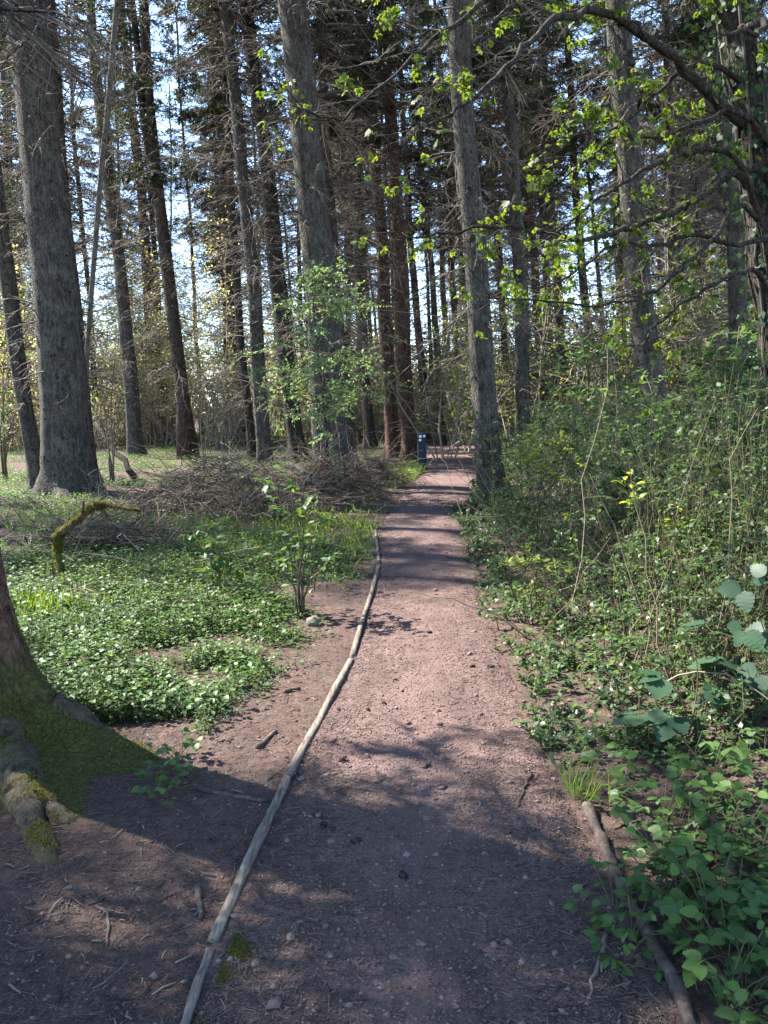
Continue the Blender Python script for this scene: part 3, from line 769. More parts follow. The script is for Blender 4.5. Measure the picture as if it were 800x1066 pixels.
def thicket():
    r = np.random.default_rng(41); f, s, b = MB(), MB(), MB()
    n = 4200
    y = pick_y(n, 3.4, 26, .9, r)
    lim = np.where(y > 13, path_r(y) + .15, veg_r(y))
    depth = r.random(n) ** 1.1 * (1.2 + .55 * y).clip(0, 7)
    x = lim + depth
    kp = (r.random(n) < .45 + .55 * sstep(.25, 1.0, x - lim)) | (y > 7.5); x, y, lim = x[kp], y[kp], lim[kp]; n = len(x)
    inx = x - lim
    z = gz(x, y)
    H = (.16 + 1.35 * sstep(.1, 1.7, inx) * (.55 + .6 * r.random(n))) * (.45 + .55 * sstep(3.2, 6.5, y + .35 * inx)) * (1 + .25 * wob(x, y, 1.2, 3))
    D = norm(np.stack([r.normal(-.10, .28, n), r.normal(-.08, .28, n), np.ones(n)], -1))
    P, Rr = rand_perp_sticks(n, 6, np.stack([x, y, z - .02], -1), D, H, .0035 + .003 * r.random(n), .0015, -.12 * H * r.random(n), .05, r)
    sticks(s, P, Rr, 3, False)
    # side shoots
    c = 4; idx = np.repeat(np.arange(n), c); m = len(idx); fI = (.2 + .75 * r.random(m)) * 5; i0 = np.minimum(fI.astype(int), 4); fr = (fI - i0)[:, None]
    p0 = P[idx, i0] * (1 - fr) + P[idx, i0 + 1] * fr
    l2 = (.08 + .28 * r.random(m)) * (.35 + .65 * H[idx])
    P2, R2 = rand_perp_sticks(m, 4, p0, norm(rdir(m, r) + [0, 0, .45]), l2, np.full(m, .0025), .001, -.1 * l2, .05, r)
    sticks(s, P2, R2, 3, False)
    per = 10; i3 = np.repeat(np.arange(m), per); k = len(i3); q = r.random(k); fI = q * 3; i0 = np.minimum(fI.astype(int), 2); fr = (fI - i0)[:, None]
    pp = P2[i3, i0] * (1 - fr) + P2[i3, i0 + 1] * fr
    d = norm(rdir(k, r) * [1, 1, .6] + .4 * norm(P2[i3, 3] - P2[i3, 0]))
    ln = (.017 + .028 * r.random(k) ** 1.4) * (1 + .03 * y[idx][i3])
    leaves(f, pp, d, norm(rdir(k, r) * .7 + [0, 0, 1.]), ln, ln * .58)
    # bare arching brown canes among the leaves
    nb = 230
    y = pick_y(nb, 4, 24, .9, r); lim = np.where(y > 13, path_r(y) + .3, veg_r(y) + .1); x = lim + r.random(nb) * 5; z = gz(x, y)
    Pc, Rc = rand_perp_sticks(nb, 8, np.stack([x, y, z], -1), norm(np.stack([r.normal(-.1, .5, nb), r.normal(0, .4, nb), np.ones(nb)], -1)), .7 + 1.5 * r.random(nb), .004 + .003 * r.random(nb), .0018, -.9 * r.random(nb), .03, r)
    sticks(b, Pc, Rc, 3, False)
    o = f.build('undergrowth', M['thicket']); tag(o, 'dense tangled leafy thicket covering the bank right of the path', 'undergrowth', kind='stuff')
    s.build('stems', M['stem'], o)['kind'] = 'stuff'; b.build('canes', M['brush'], o)['kind'] = 'stuff'
thicket()

def side_cover():
    """small leaves creeping on the right hand soil"""
    r = np.random.default_rng(43); f = MB(); n = 5200
    y = pick_y(n, 1.7, 13, 1.1, r); x = veg_r(y) + (r.random(n) ** 1.2) * 3.0
    k = wob(x, y, 2.2, 4) * .6 + wob(x, y, 6, 1) * .4 + .7 * r.random(n) - .30 * sstep(.3, 0, x - veg_r(y)) > .28
    la = np.array([G(*p)[:2] for p in [(612, 842), (640, 909), (672, 966), (718, 1064), (722, 1084)]]); o_ = np.argsort(la[:, 1])
    k &= (np.abs(x - np.interp(y, la[o_, 1], la[o_, 0])) > .085) | (y > la[:, 1].max() + .1)
    x, y = x[k], y[k]; n = len(x); L = 4; idx = np.repeat(np.arange(n), L); m = len(idx)
    az = r.random(m) * 6.283; el = r.uniform(-.2, .4, m)
    D = np.stack([np.cos(az) * np.cos(el), np.sin(az) * np.cos(el), np.sin(el)], -1)
    h = .02 + .09 * r.random(n)
    P = np.stack([x[idx], y[idx], gz(x, y)[idx] + h[idx] * (.6 + .5 * r.random(m))], -1)
    ln = .016 + .022 * r.random(m) ** 1.5
    leaves(f, P + D * .012, D, norm(np.array([0, 0, 1.]) + .4 * rdir(m, r)), ln, ln * .75, OVATE)
    tag(f.build('creeping_leaves', M['cover']), 'small leaves creeping over the soil right of the path', 'ground cover', kind='stuff')
side_cover()

# ------------------------------------------------------------------ litter on the ground
def litter():
    r = np.random.default_rng(51)
    # stones: squashed octahedra
    oc = np.array([[1, 0, 0], [0, 1, 0], [-1, 0, 0], [0, -1, 0], [0, 0, 1], [0, 0, -1], ], float)
    tr = np.array([[0, 1, 4], [1, 2, 4], [2, 3, 4], [3, 0, 4], [1, 0, 5], [2, 1, 5], [3, 2, 5], [0, 3, 5]])
    n = 20000; y = pick_y(n, 1.55, 16, 1.9, r); u = r.random(n); x = path_l(y) * (1 - u) + path_r(y) * u
    out = r.random(n) < .22; x = np.where(out, path_l(y) - r.random(n) * 1.4, x)
    size = (.0022 + .0045 * r.random(n) ** 3) * (1 + .05 * y) ; big = r.random(n) < .014; size = np.where(big, size * 2.4, size)
    v = oc[None] * (1 + .35 * r.normal(size=(n, 6, 3))) * size[:, None, None] * np.stack([1 + .5 * r.random(n), 1 + .0 * x, .6 + .2 * r.random(n)], -1)[:, None]
    a = r.random(n) * 6.28; c_, s_ = np.cos(a)[:, None], np.sin(a)[:, None]
    v = np.stack([v[:, :, 0] * c_ - v[:, :, 1] * s_, v[:, :, 0] * s_ + v[:, :, 1] * c_, v[:, :, 2]], -1)
    v = v + np.stack([x, y, surf_z(x, y) + size * .25], -1)[:, None]
    m = MB(); m.add(v, None, (tr[None] + (np.arange(n) * 6)[:, None, None]).reshape(-1, 3))
    tag(m.build('gravel', M['stone'], smooth=False), 'small stones scattered over the path and soil', 'gravel', kind='stuff')
    # needles, bark chips and twiglets
    n = 46000; y = pick_y(n, 1.55, 14, 1.8, r)
    x = np.where(r.random(n) < .45, path_l(y) + (.5 + .5 * np.sign(r.random(n) - .5) * r.random(n) ** .45) * (path_r(y) - path_l(y)), np.where(r.random(n) < .72, path_l(y) - r.random(n) * 2.2, path_r(y) + r.random(n) * 1.4))
    k = x > -y * .62 - .3; x, y = x[k], y[k]; n = len(x)
    ln = .007 + .034 * r.random(n) ** 3; a = r.random(n) * 6.28; tl = r.normal(0, .12, n)
    D = np.stack([np.cos(a), np.sin(a), tl], -1); p = np.stack([x, y, surf_z(x, y) + .003], -1)
    m = MB(); P = np.stack([p - D * ln[:, None], p + r.normal(size=(n, 3)) * .002, p + D * ln[:, None]], 1)
    rr = (.0006 + .0012 * r.random(n) ** 2)[:, None] * np.array([.8, 1, .5]); sticks(m, P, rr * (1 + .05 * y)[:, None], 3, False)
    tag(m.build('needle_litter', M['chip']), 'dry needles and wood bits scattered on the ground', 'litter', kind='stuff')
    n = 900; y = pick_y(n, 1.8, 10, 1.5, r); x = np.where(r.random(n) < .62, path_l(y) - .03 - r.random(n) * 1.0, path_r(y) + (r.random(n) - .1) * .9); a = r.random(n) * 6.28; ln = .007 + .032 * r.random(n) ** 2.5
    D = np.stack([np.cos(a), np.sin(a), r.normal(0, .1, n)], -1); p = np.stack([x, y, surf_z(x, y) + .005], -1); m = MB()
    sticks(m, np.stack([p - D * ln[:, None], p + r.normal(size=(n, 3)) * .004, p + D * ln[:, None]], 1), (.0012 + .003 * r.random(n) ** 2)[:, None] * np.array([.9, 1, .6]), 5)
    tag(m.build('twig_litter', M['chip']), 'broken twig bits scattered on the soil along both path edges', 'litter', kind='stuff')
    n = 700; y = pick_y(n, 2.0, 11, 1.4, r); x = np.where(r.random(n) < .6, veg_r(y) + (r.random(n) - .03) * 2.0, veg_l(y) - r.random(n) * 2)
    m = MB(); leaves(m, np.stack([x, y, surf_z(x, y) + .008], -1), rdir(n, r) * [1, 1, .2], norm(rdir(n, r) * .5 + [0, 0, 1]), .025 + .025 * r.random(n), .018 + .016 * r.random(n), OVATE)
    tag(m.build('fallen_leaves', M['dead_leaf']), 'dry brown leaves lying under the plants beside the path', 'fallen leaves', kind='stuff')
litter()

def stick_thing(name, label, pts, wpx0, wpx1, mat, cat='stick', group=None, k=9, kink=.012, seed=0, lift=0.5, sides=6, side_twigs=0):
    r = np.random.default_rng(seed + 900)
    P = []
    for (px, py) in pts:
        g = G(px, py); P.append([g[0], g[1], float(surf_z(g[0], g[1]))])
    P = np.array(P); q = np.linspace(0, len(P) - 1, k); i0 = np.minimum(q.astype(int), len(P) - 2); fr = (q - i0)[:, None]
    C = P[i0] * (1 - fr) + P[i0 + 1] * fr
    ln = np.linalg.norm(P[-1] - P[0])
    C[1:-1] += r.normal(size=(k - 2, 3)) * kink * ln * np.array([1, 1, .15])
    d = np.hypot(C[:, 1], CAM_Z); rad = .5 * np.linspace(wpx0, wpx1, k) * d / FPX * (1 + .1 * r.normal(size=k))
    C[:, 2] = surf_z(C[:, 0], C[:, 1]) + rad * lift
    o0 = C.mean(0)
    m = MB(); sticks(m, C, rad, sides)
    for s in range(side_twigs):
        i = r.integers(1, k - 1); e = C[i] + np.append(r.normal(size=2), .15) * ln * .12
        sticks(m, np.array([C[i], (C[i] + e) / 2, e]), np.array([rad[i] * .6, rad[i] * .45, rad[i] * .3]), 5)
    o = m.build(name, mat, loc=o0)
    return tag(o, label, cat, group)

ST = 'fallen_stick'
stick_thing(ST, 'thin dark stick lying at the right edge of the path, pointing at the camera', [(632, 985), (612, 1062)], 5, 3, M['chip'], seed=1, side_twigs=1)
stick_thing(ST, 'short crooked brown twig on the bare soil left of the edging', [(206, 925), (210, 958)], 7, 5, M['edging_dark'], seed=2)
stick_thing(ST, 'long thin twig lying across the soil towards the left edging', [(205, 823), (250, 832), (280, 835)], 5, 3, M['edging_dark'], seed=3)
stick_thing(ST, 'bent twig below the mossy root on the bare soil', [(100, 945), (112, 950), (112, 985)], 4, 3, M['edging_dark'], seed=4)
stick_thing(ST, 'pale twig lying on the path, right of the middle', [(462, 962), (500, 966)], 4, 3, M['edging_dark'], seed=5)
stick_thing(ST, 'thin dark twig pointing into the path from the right verge', [(553, 818), (540, 855)], 4, 2, M['cone'], seed=6)
stick_thing(ST, 'broken stick under the shrubs right of the path', [(640, 712), (618, 742)], 6, 4, M['cone'], seed=7)
stick_thing(ST, 'short pale sticks length lying where the left edging meets the litter', [(268, 780), (288, 762)], 6, 4, M['edging_dark'], seed=8)
stick_thing(ST, 'dark stick on the litter left of the edging in sun', [(296, 722), (312, 718)], 6, 4, M['cone'], seed=9)
stick_thing(ST, 'long grey twig lying on soil below the mossy tree', [(65, 812), (105, 826)], 4, 2, M['edging_dark'], seed=10)
stick_thing(ST, 'thin branch lying in the leaves of the lower right verge', [(735, 900), (800, 885)], 5, 3, M['edging_dark'], seed=11)
stick_thing(ST, 'stick lying in the right hand verge behind the dark log', [(770, 990), (800, 1010)], 7, 5, M['edging_dark'], seed=12)

def dead_sticks():
    r = np.random.default_rng(57); n = 420; y = pick_y(n, 4.5, 22, 1.05, r); x = veg_l(y) - .1 - r.random(n) ** .8 * (1.5 + .5 * y); x = np.where(y > 14, path_l(y) - .3 - r.random(n) * 8, x)
    a = r.normal(0, .7, n) + np.where(r.random(n) < .5, 0, math.pi); L = .25 + 1.1 * r.random(n) ** 2; el = np.abs(r.normal(0, .18, n))
    D = np.stack([np.cos(a) * np.cos(el), np.sin(a) * np.cos(el), np.sin(el)], -1)
    m = MB(); P, Rr = rand_perp_sticks(n, 7, np.stack([x, y, gz(x, y) + .02 + .08 * r.random(n)], -1), D, L, .003 + .008 * r.random(n) ** 2, .002, -.1 * L, .04, r); sticks(m, P, Rr, 4, False)
    i2 = np.repeat(np.arange(n), 2); k = len(i2); P2, R2 = rand_perp_sticks(k, 4, P[i2, r.integers(2, 5, k)], norm(rdir(k, r) * [1, 1, .5] + D[i2]), L[i2] * .35, np.full(k, .003), .0012, 0 * L[i2], .06, r); sticks(m, P2, R2, 3, False)
    tag(m.build('fallen_twigs', M['brush']), 'dead fallen twigs lying through the ground cover at left', 'fallen twigs', kind='stuff')
dead_sticks()

# pine cones on the path
def cones():
    r = np.random.default_rng(61)
    spots = [(492, 706), (512, 704), (357, 805), (445, 814), (458, 767), (400, 745), (384, 752), (353, 748), (448, 560 + 110), (520, 640 + 60), (372, 893), (420, 930), (330, 862), (338, 876), (346, 880)]
    proto = None
    for k, (px, py) in enumerate(spots):
        g = G(px, py); z = float(surf_z(g[0], g[1]))
        if proto is None:
            m = MB(); tt = np.linspace(0, 1, 9)
            P = np.stack([tt * .045 - .0225, 0 * tt, 0 * tt], -1); sticks(m, P, .011 * np.sin(np.clip(tt, .06, .95) * math.pi) ** .6, 8)
            kk = 90; a = r.random(kk) * 6.28; t = r.random(kk); rad = .010 * np.sin(np.clip(t, .06, .95) * math.pi) ** .6
            p = np.stack([t * .045 - .0225, rad * np.cos(a), rad * np.sin(a)], -1); nn = np.stack([0 * a, np.cos(a), np.sin(a)], -1)
            leaves(m, p, norm(nn + [1.2, 0, 0]), nn, .008, .008)
            proto = m.build('pine_cone', M['cone']); o = proto
        else:
            o = proto.copy(); COL.objects.link(o)
        o.location = (g[0], g[1], z + .006); o.rotation_euler = (0, r.normal(0, .2), r.random() * 6.28)
        s = r.uniform(.6, 1.0); o.scale = (s, s, s)
        tag(o, 'small dark cone lying on the path', 'pine cone', 'small cones dropped on the path')
cones()

def rock(name, label, px, py, wpx, seed, group=None, hk=.6):
    r = np.random.default_rng(seed); g = G(px, py); z = float(surf_z(g[0], g[1])); s = .5 * wpx * math.hypot(g[1], 1.6) / FPX
    A, B = 14, 9; th = np.linspace(0, 6.283, A, endpoint=False); ph = np.linspace(.05, math.pi - .05, B)
    Ph, Th = np.meshgrid(ph, th, indexing='ij'); k = 1 + .12 * np.sin(2 * Th + seed) * np.sin(Ph) + .10 * np.cos(3 * Ph + seed) + .05 * r.normal(size=Ph.shape)
    v = np.stack([s * k * np.sin(Ph) * np.cos(Th), s * .8 * k * np.sin(Ph) * np.sin(Th), s * hk * k * np.cos(Ph)], -1)
    m = MB(); i = np.arange(B - 1)[:, None] * A; j = np.arange(A)[None]; j2 = (j + 1) % A
    m.add(v, np.stack([i + A + j, i + A + j2, i + j2, i + j], -1).reshape(-1, 4))
    o = m.build(name, M['stone_big']); o.location = (g[0], g[1], z + s * hk * .25)
    o.rotation_euler[2] = r.random() * 6
    tag(o, label, 'stone', group)
M['stone_big'] = mat_plain('rock', [(.3, (.06, .045, .040)), (.5, (.12, .093, .084)), (.72, (.20, .165, .15))], 60, .5, .85)
for k, (px, py, w) in enumerate([(346, 892, 9), (314, 820, 8), (332, 863, 8), (411, 1017, 9), (345, 1016, 10), (300, 890, 8), (304, 996, 11), (440, 1003, 8), (486, 820, 6), (72, 925, 7), (72, 997, 7), (145, 927, 8), (340, 985, 7), (530, 1000, 9), (267, 1022, 9), (575, 960, 7), (505, 905, 7)]):
    rock('stone', 'small pale stone lying on the ground near the camera', px, py, w, 70 + k, 'loose pale stones on path and soil')
rock('stone', 'mossy dark stone beside the bare strip under the small shrub', 327, 650, 20, 99)

# ------------------------------------------------------------------ timber edging
def board(name, label, pts, wpx, mat, hpx=1.0, sink=.02, height=.016):
    P = []
    for px, py in pts:
        g = G(px, py); P.append(g[:2])
    P = np.array(P); n = 14; q = np.linspace(0, len(P) - 1, n); i0 = np.minimum(q.astype(int), len(P) - 2); fr = (q - i0)[:, None]
    C = P[i0] * (1 - fr) + P[i0 + 1] * fr
    T_ = np.gradient(C, axis=0); T_ = T_ / np.linalg.norm(T_, axis=1, keepdims=True); S = np.stack([T_[:, 1], -T_[:, 0]], -1)
    r = np.random.default_rng(int(sum(pts[0])))
    hw = wpx / 2; ztop = surf_z(C[:, 0] + .06, C[:, 1]); ztop = np.linspace(ztop[0], ztop[-1], n) * .7 + ztop * .3 + height + .0015 * r.normal(size=n) + .007 * np.sin(np.linspace(0, 9, n) + pts[0][1])
    bot = ztop - height - .08
    b = .07 * hw
    prof = [(-hw, 0), (-hw, 1), (-hw + b, 2), (hw - b, 2), (hw, 1), (hw, 0)]
    V = []
    for k in range(n):
        for a, lv in prof:
            aa = a + .0012 * r.normal()
            V.append([C[k, 0] + S[k, 0] * aa, C[k, 1] + S[k, 1] * aa, bot[k] if lv == 0 else (ztop[k] - .006 if lv == 1 else ztop[k])])
    V = np.array(V); Q = []
    for k in range(n - 1):
        for j in range(5): Q.append([k * 6 + j, (k + 1) * 6 + j, (k + 1) * 6 + j + 1, k * 6 + j + 1])
    e = (n - 1) * 6
    Q += [[0, 1, 2, 3], [0, 3, 4, 5], [e + 3, e + 2, e + 1, e], [e + 5, e + 4, e + 3, e]]
    o0 = V.mean(0); m = MB(); m.add(V, Q)
    o = m.build(name, mat, smooth=False, loc=o0)
    tag(o, label, 'edging board', 'timber edging along the left of the path')
    return o
board('edging_board', 'farthest short board of the left path edging, bending left', [(391, 551), (395, 588)], .034, M['edging'])
board('edging_board', 'long straight board of left edging running from the bend towards the sunny patch', [(395, 591), (367, 686)], .034, M['edging'])
board('edging_board', 'sunlit middle board of left edging beside the twig litter', [(366, 690), (301, 811)], .034, M['edging'])
board('edging_board', 'weathered grey board of left edging opposite the mossy roots', [(300, 814), (222, 982)], .036, M['edging'])
board('edging_board', 'nearest thin board of left edging at the bottom of the picture', [(219, 990), (186, 1090)], .024, M['edging'], height=.012)
LOG = 'edging_log'
def log(label, pts, w, seed, mat='edging_dark'):
    stick_thing(LOG, label, pts, w, w * .9, M[mat], 'edging log', 'round logs edging the right of the path', k=10, kink=.006, seed=seed, lift=.5, sides=10)
log('upper dark round log edging the right of the path', [(612, 842), (624, 872), (640, 908)], 11, 21)
log('middle dark log of right edging half covered by leaves', [(640, 909), (652, 934), (672, 965)], 11, 22)
log('nearest right edging log, pale worn top, running out of the picture', [(672, 966), (694, 1008), (718, 1064), (722, 1084)], 13, 23)

def moss_strip():
    r = np.random.default_rng(71); f = MB(); n = 9000; t = r.random(n) ** .8
    a, b = G(262, 925), G(205, 1075); x = a[0] * (1 - t) + b[0] * t + .01 + np.abs(r.normal(0, .035, n)); y = a[1] * (1 - t) + b[1] * t
    k = wob(x * 14, y * 9, 1.6, 2) + .5 * wob(x * 40, y * 40, 1.0, 1) > .05 + .4 * r.random(n); x, y = x[k], y[k]; n = len(x)
    leaves(f, np.stack([x, y, surf_z(x, y) - .001], -1), norm(rdir(n, r) * .6 + [0, 0, 1]), rdir(n, r), .006 + .009 * r.random(n), .004)
    tag(f.build('moss_strip', M['moss']), 'strip of moss on the path beside the nearest left edging', 'moss', kind='stuff')
moss_strip()

# ------------------------------------------------------------------ marker post
def marker_post():
    g = G(440, 489); b = np.array([g[0], g[1], float(surf_z(g[0], g[1]))])
    t = thing('marker_post', b, 'dark blue waymarker post with three white discs beside the path', 'marker post')
    hw, hd, h = .115, .075, .98
    bm_v = []
    ch = .018
    prof = [(-hw + ch, -hd), (hw - ch, -hd), (hw, -hd + ch), (hw, hd - ch), (hw - ch, hd), (-hw + ch, hd), (-hw, hd - ch), (-hw, -hd + ch)]
    m = MB(); V = []
    for z, sl in ((-.25, 0), (h - .10, 0), (h, .5)):
        for x, y in prof: V.append([x * (1 if sl == 0 else .96), y, z + sl * (y + hd) * .35])
    Q = []
    for k in range(2):
        for j in range(8): Q.append([k * 8 + j, k * 8 + (j + 1) % 8, (k + 1) * 8 + (j + 1) % 8, (k + 1) * 8 + j])
    m.add(V, Q + [[16, 17, 22, 23], [17, 18, 21, 22], [18, 19, 20, 21]])
    m.build('post', M['post'], t, smooth=False)
    for x, z, r_ in ((-.045, .895, .040), (.058, .90, .036), (-.052, .80, .036)):
        m = MB(); sticks(m, np.array([[x, -hd + .004, z], [x, -hd - .008, z]]), np.array([r_, r_]), 18); m.build('waymark_disc', M['white'], t, smooth=False)
    m = MB(); sticks(m, np.array([[-hw - .003, 0, .70], [-hw - .003, .0, .72]]), np.array([.001, .001]), 4)
    t.rotation_euler[2] = R(3)
marker_post()

# ------------------------------------------------------------------ brush heaps, shrubs, saplings
def brush(label, px, py, wx, wy, hz, n, seed, mat='brush'):
    r = np.random.default_rng(seed); c = G(px, py); b = np.array([c[0], c[1], float(gz(c[0], c[1]))])
    q = r.normal(size=(n, 2)) * [wx * .42, wy * .42]
    prof = np.exp(-(q[:, 0] / wx) ** 2 * 2 - (q[:, 1] / wy) ** 2 * 2)
    p0 = np.stack([q[:, 0], q[:, 1], hz * prof * r.random(n) ** .6], -1)
    p0[:, 2] += gz(p0[:, 0] + b[0], p0[:, 1] + b[1]) - b[2]
    az = r.random(n) * 6.28; el = r.normal(.05, .38, n); D = np.stack([np.cos(az) * np.cos(el), np.sin(az) * np.cos(el), np.sin(el)], -1)
    L = .4 + 1.1 * r.random(n) ** 1.6
    m = MB(); P, Rr = rand_perp_sticks(n, 6, p0, D, L, .004 + .008 * r.random(n) ** 2, .0025, -.25 * L * r.random(n), .07, r); sticks(m, P, Rr, 3, False)
    idx = np.repeat(np.arange(n), 3); k = len(idx); i0 = r.integers(1, 5, k)
    P2, R2 = rand_perp_sticks(k, 4, P[idx, i0], norm(rdir(k, r) + norm(P[idx, i0 + 1] - P[idx, i0]) * .7), L[idx] * .4 * r.random(k), np.full(k, .0035), .0015, -.05 * L[idx], .08, r); sticks(m, P2, R2, 3, False)
    o = m.build('brush_heap', M[mat]); o.location = b
    return tag(o, label, 'brush heap')
brush('grey heap of dead twigs and branches left of the small shrub', 235, 540, 1.9, 1.3, 1.0, 900, 81)
brush('brown heap of dead brushwood below the young pale tree', 345, 520, 1.1, 1.0, .85, 700, 82)
brush('low dead twigs tangle beneath the mossy broken branch', 110, 570, 1.3, .8, .35, 350, 83)
brush('pale twiggy heap beside the path left of the marker post', 385, 505, .9, 1.0, .6, 500, 84)

def leafy_shrub(name, label, base, tops, mat, leafn, lsize, tpl=OVATE, seed=0, r0=.010, spread=.22, cat='shrub', Yshift=0., stem='stem', group=None, hang=.0):
    """stems from the foot to the given picture points, leaf clusters on side shoots"""
    r = np.random.default_rng(seed + 400); b = G(*base); b[2] = float(gz(b[0], b[1]))
    t = thing(name, b, label, cat, group)
    f = MB()
    for k, (px, py) in enumerate(tops):
        e = at_depth(px, py, b[1] + Yshift + r.normal(0, .12)) - b
        q = np.linspace(0, 1, 7); ofs = np.array([r.normal(0, .03), r.normal(0, .03), 0])
        C = e[None] * q[:, None] + np.sin(q * 3.14)[:, None] * np.array([-e[0] * .25, r.normal(0, .05), .03]) + ofs * (1 - q[:, None])
        C[1:] += r.normal(size=(6, 3)) * .012; C[0, 2] -= .03
        ln = np.linalg.norm(e); w = MB(); sticks(w, C, np.linspace(r0, r0 * .3, 7), 6)
        ns = 7; i0 = r.integers(2, 6, ns); i0[:3] = 5; fr = r.random((ns, 1))
        p0 = C[i0] * (1 - fr) + C[i0 + 1] * fr
        P, Rr = rand_perp_sticks(ns, 4, p0, norm(rdir(ns, r) * [1, 1, .6] + [0, 0, .35]), spread * (.4 + .6 * r.random(ns)), np.full(ns, r0 * .35), r0 * .12, np.full(ns, -.15 * spread), .04, r)
        sticks(w, P, Rr, 4, False)
        w.build('stem', M[stem], t)
        m = leafn; i1 = r.integers(0, ns, m); s = .2 + .8 * r.random(m); fI = s * 3; j0 = np.minimum(fI.astype(int), 2); fr = (fI - j0)[:, None]
        pp = P[i1, j0] * (1 - fr) + P[i1, j0 + 1] * fr
        ll = lsize * (.55 + .7 * r.random(m))
        leaves(f, pp, norm(rdir(m, r) * [1, 1, .5] + [0, 0, -hang] + .3 * norm(P[i1, 3] - P[i1, 0])), norm(np.array([0, 0, 1.]) + .5 * rdir(m, r)), ll, ll * .6, tpl)
    f.build('foliage', M[mat], t)
    return t
leafy_shrub('elder_shrub', 'small leafy shrub with several thin stems where bare soil meets the left greenery', (314, 640), [(285, 500), (300, 492), (320, 520), (290, 555), (330, 545), (272, 575), (345, 585)], 'plant', 34, .07, seed=1, r0=.012)
leafy_shrub('leafy_sapling', 'small broad leaved sapling standing before the grey brush heap', (232, 625), [(205, 562), (222, 556), (240, 556), (225, 590)], 'plant', 26, .09, seed=2, r0=.008)
leafy_shrub('leafy_sapling', 'thin sapling with few fresh leaves just right of the small leafy shrub', (325, 615), [(332, 525), (322, 532)], 'bright', 12, .06, seed=3, r0=.006)
leafy_shrub('leafy_shoot', 'yellow green shoot catching the sun in the middle of the right hand thicket', (735, 600), [(740, 478), (745, 520), (728, 540)], 'bright', 45, .07, seed=4, r0=.008, spread=.16)
leafy_shrub('leafy_shoot', 'bright shoot low in the thicket, left of the sunlit one', (690, 640), [(655, 500), (690, 530)], 'bright', 26, .06, seed=5, r0=.006, spread=.15)
leafy_shrub('leafy_shoot', 'small bright shoot near the path side of the thicket', (600, 600), [(598, 500), (610, 470)], 'bright', 24, .06, seed=6, r0=.006, spread=.14)
leafy_shrub('leafy_shoot', 'leafy shoots wrapped round the foot of the path side spruce', (511, 530), [(500, 430), (498, 478), (505, 440), (520, 450), (494, 500)], 'thicket', 60, .07, KITE, seed=7, r0=.006, spread=.22)
leafy_shrub('leafy_shoot', 'tall thin shoot standing out above the right hand thicket', (640, 560), [(612, 370), (640, 390), (590, 400)], 'thicket', 50, .08, KITE, seed=8, r0=.009, spread=.35)
leafy_shrub('leafy_shrub', 'tall green shrub between the path side spruce and the broad grey trunk', (600, 540), [(570, 400), (600, 370), (630, 360), (560, 430), (650, 410), (615, 420)], 'thicket', 130, .09, KITE, seed=9, r0=.012, spread=.6)
leafy_shrub('leafy_shrub', 'tall green shrub in front of the purplish trunk', (760, 540), [(700, 380), (730, 350), (770, 340), (800, 370), (745, 400), (690, 420)], 'thicket', 130, .09, KITE, seed=10, r0=.012, spread=.6)
leafy_shrub('leafy_shrub', 'dark shrub beneath the broad grey trunk in the thicket', (680, 560), [(650, 410), (680, 400), (710, 410), (665, 440), (640, 440)], 'thicket', 110, .08, KITE, seed=11, r0=.012, spread=.5)
leafy_shrub('bare_shrub', 'bare dark shrub with crooked stems beside the stoutest left tree', (118, 505), [(100, 365), (120, 370), (82, 400), (135, 410), (112, 440)], 'cover', 4, .06, KITE, seed=12, r0=.022, spread=.5, stem='dead')
leafy_shrub('bare_shrub', 'thin bare saplings in front of the sunlit clearing at left', (215, 520), [(210, 380), (232, 350), (205, 430)], 'far', 8, .07, KITE, seed=13, r0=.014, spread=.5, stem='brush')
leafy_shrub('leafy_shrub', 'green bush at the far left edge behind the leaning trunk', (5, 500), [(-10, 330), (10, 300), (20, 340), (30, 400), (-15, 400), (5, 420)], 'thicket', 120, .10, KITE, seed=14, r0=.02, spread=.8)
leafy_shrub('leafy_shrub', 'low pale bush beyond the marker post at the bend of the path', (462, 456), [(450, 420), (470, 415), (480, 430), (455, 435)], 'far_green', 120, .13, KITE, seed=15, r0=.02, spread=1.0)

leafy_shrub('leafy_shrub', 'tall leafy shrub filling the right edge beneath the crooked tree', (775, 585), [(730, 420), (760, 395), (790, 380), (800, 430), (745, 455), (775, 440)], 'thicket', 170, .075, OVATE, seed=21, r0=.010, spread=.5)
leafy_shrub('leafy_shrub', 'light green shrub standing at the path side of the thicket', (560, 570), [(540, 470), (560, 455), (585, 460), (530, 500), (572, 490)], 'far_green', 120, .06, OVATE, seed=22, r0=.008, spread=.4)
leafy_shrub('leafy_shrub', 'mid green shrub in the middle of the thicket left of the sunlit shoot', (650, 600), [(620, 470), (645, 450), (670, 455), (690, 480), (630, 500), (660, 490)], 'thicket', 150, .065, OVATE, seed=23, r0=.009, spread=.45)
leafy_shrub('leafy_shrub', 'yellowish leaved low shrub where the thicket meets the path', (555, 650), [(535, 590), (555, 575), (580, 585), (600, 600)], 'far_green', 70, .05, OVATE, seed=24, r0=.006, spread=.25)
leafy_shrub('leafy_shrub', 'shaded shrub right of the sunlit shoot in the thicket', (775, 640), [(740, 560), (770, 520), (795, 530), (760, 580)], 'thicket', 110, .07, OVATE, seed=25, r0=.008, spread=.4)

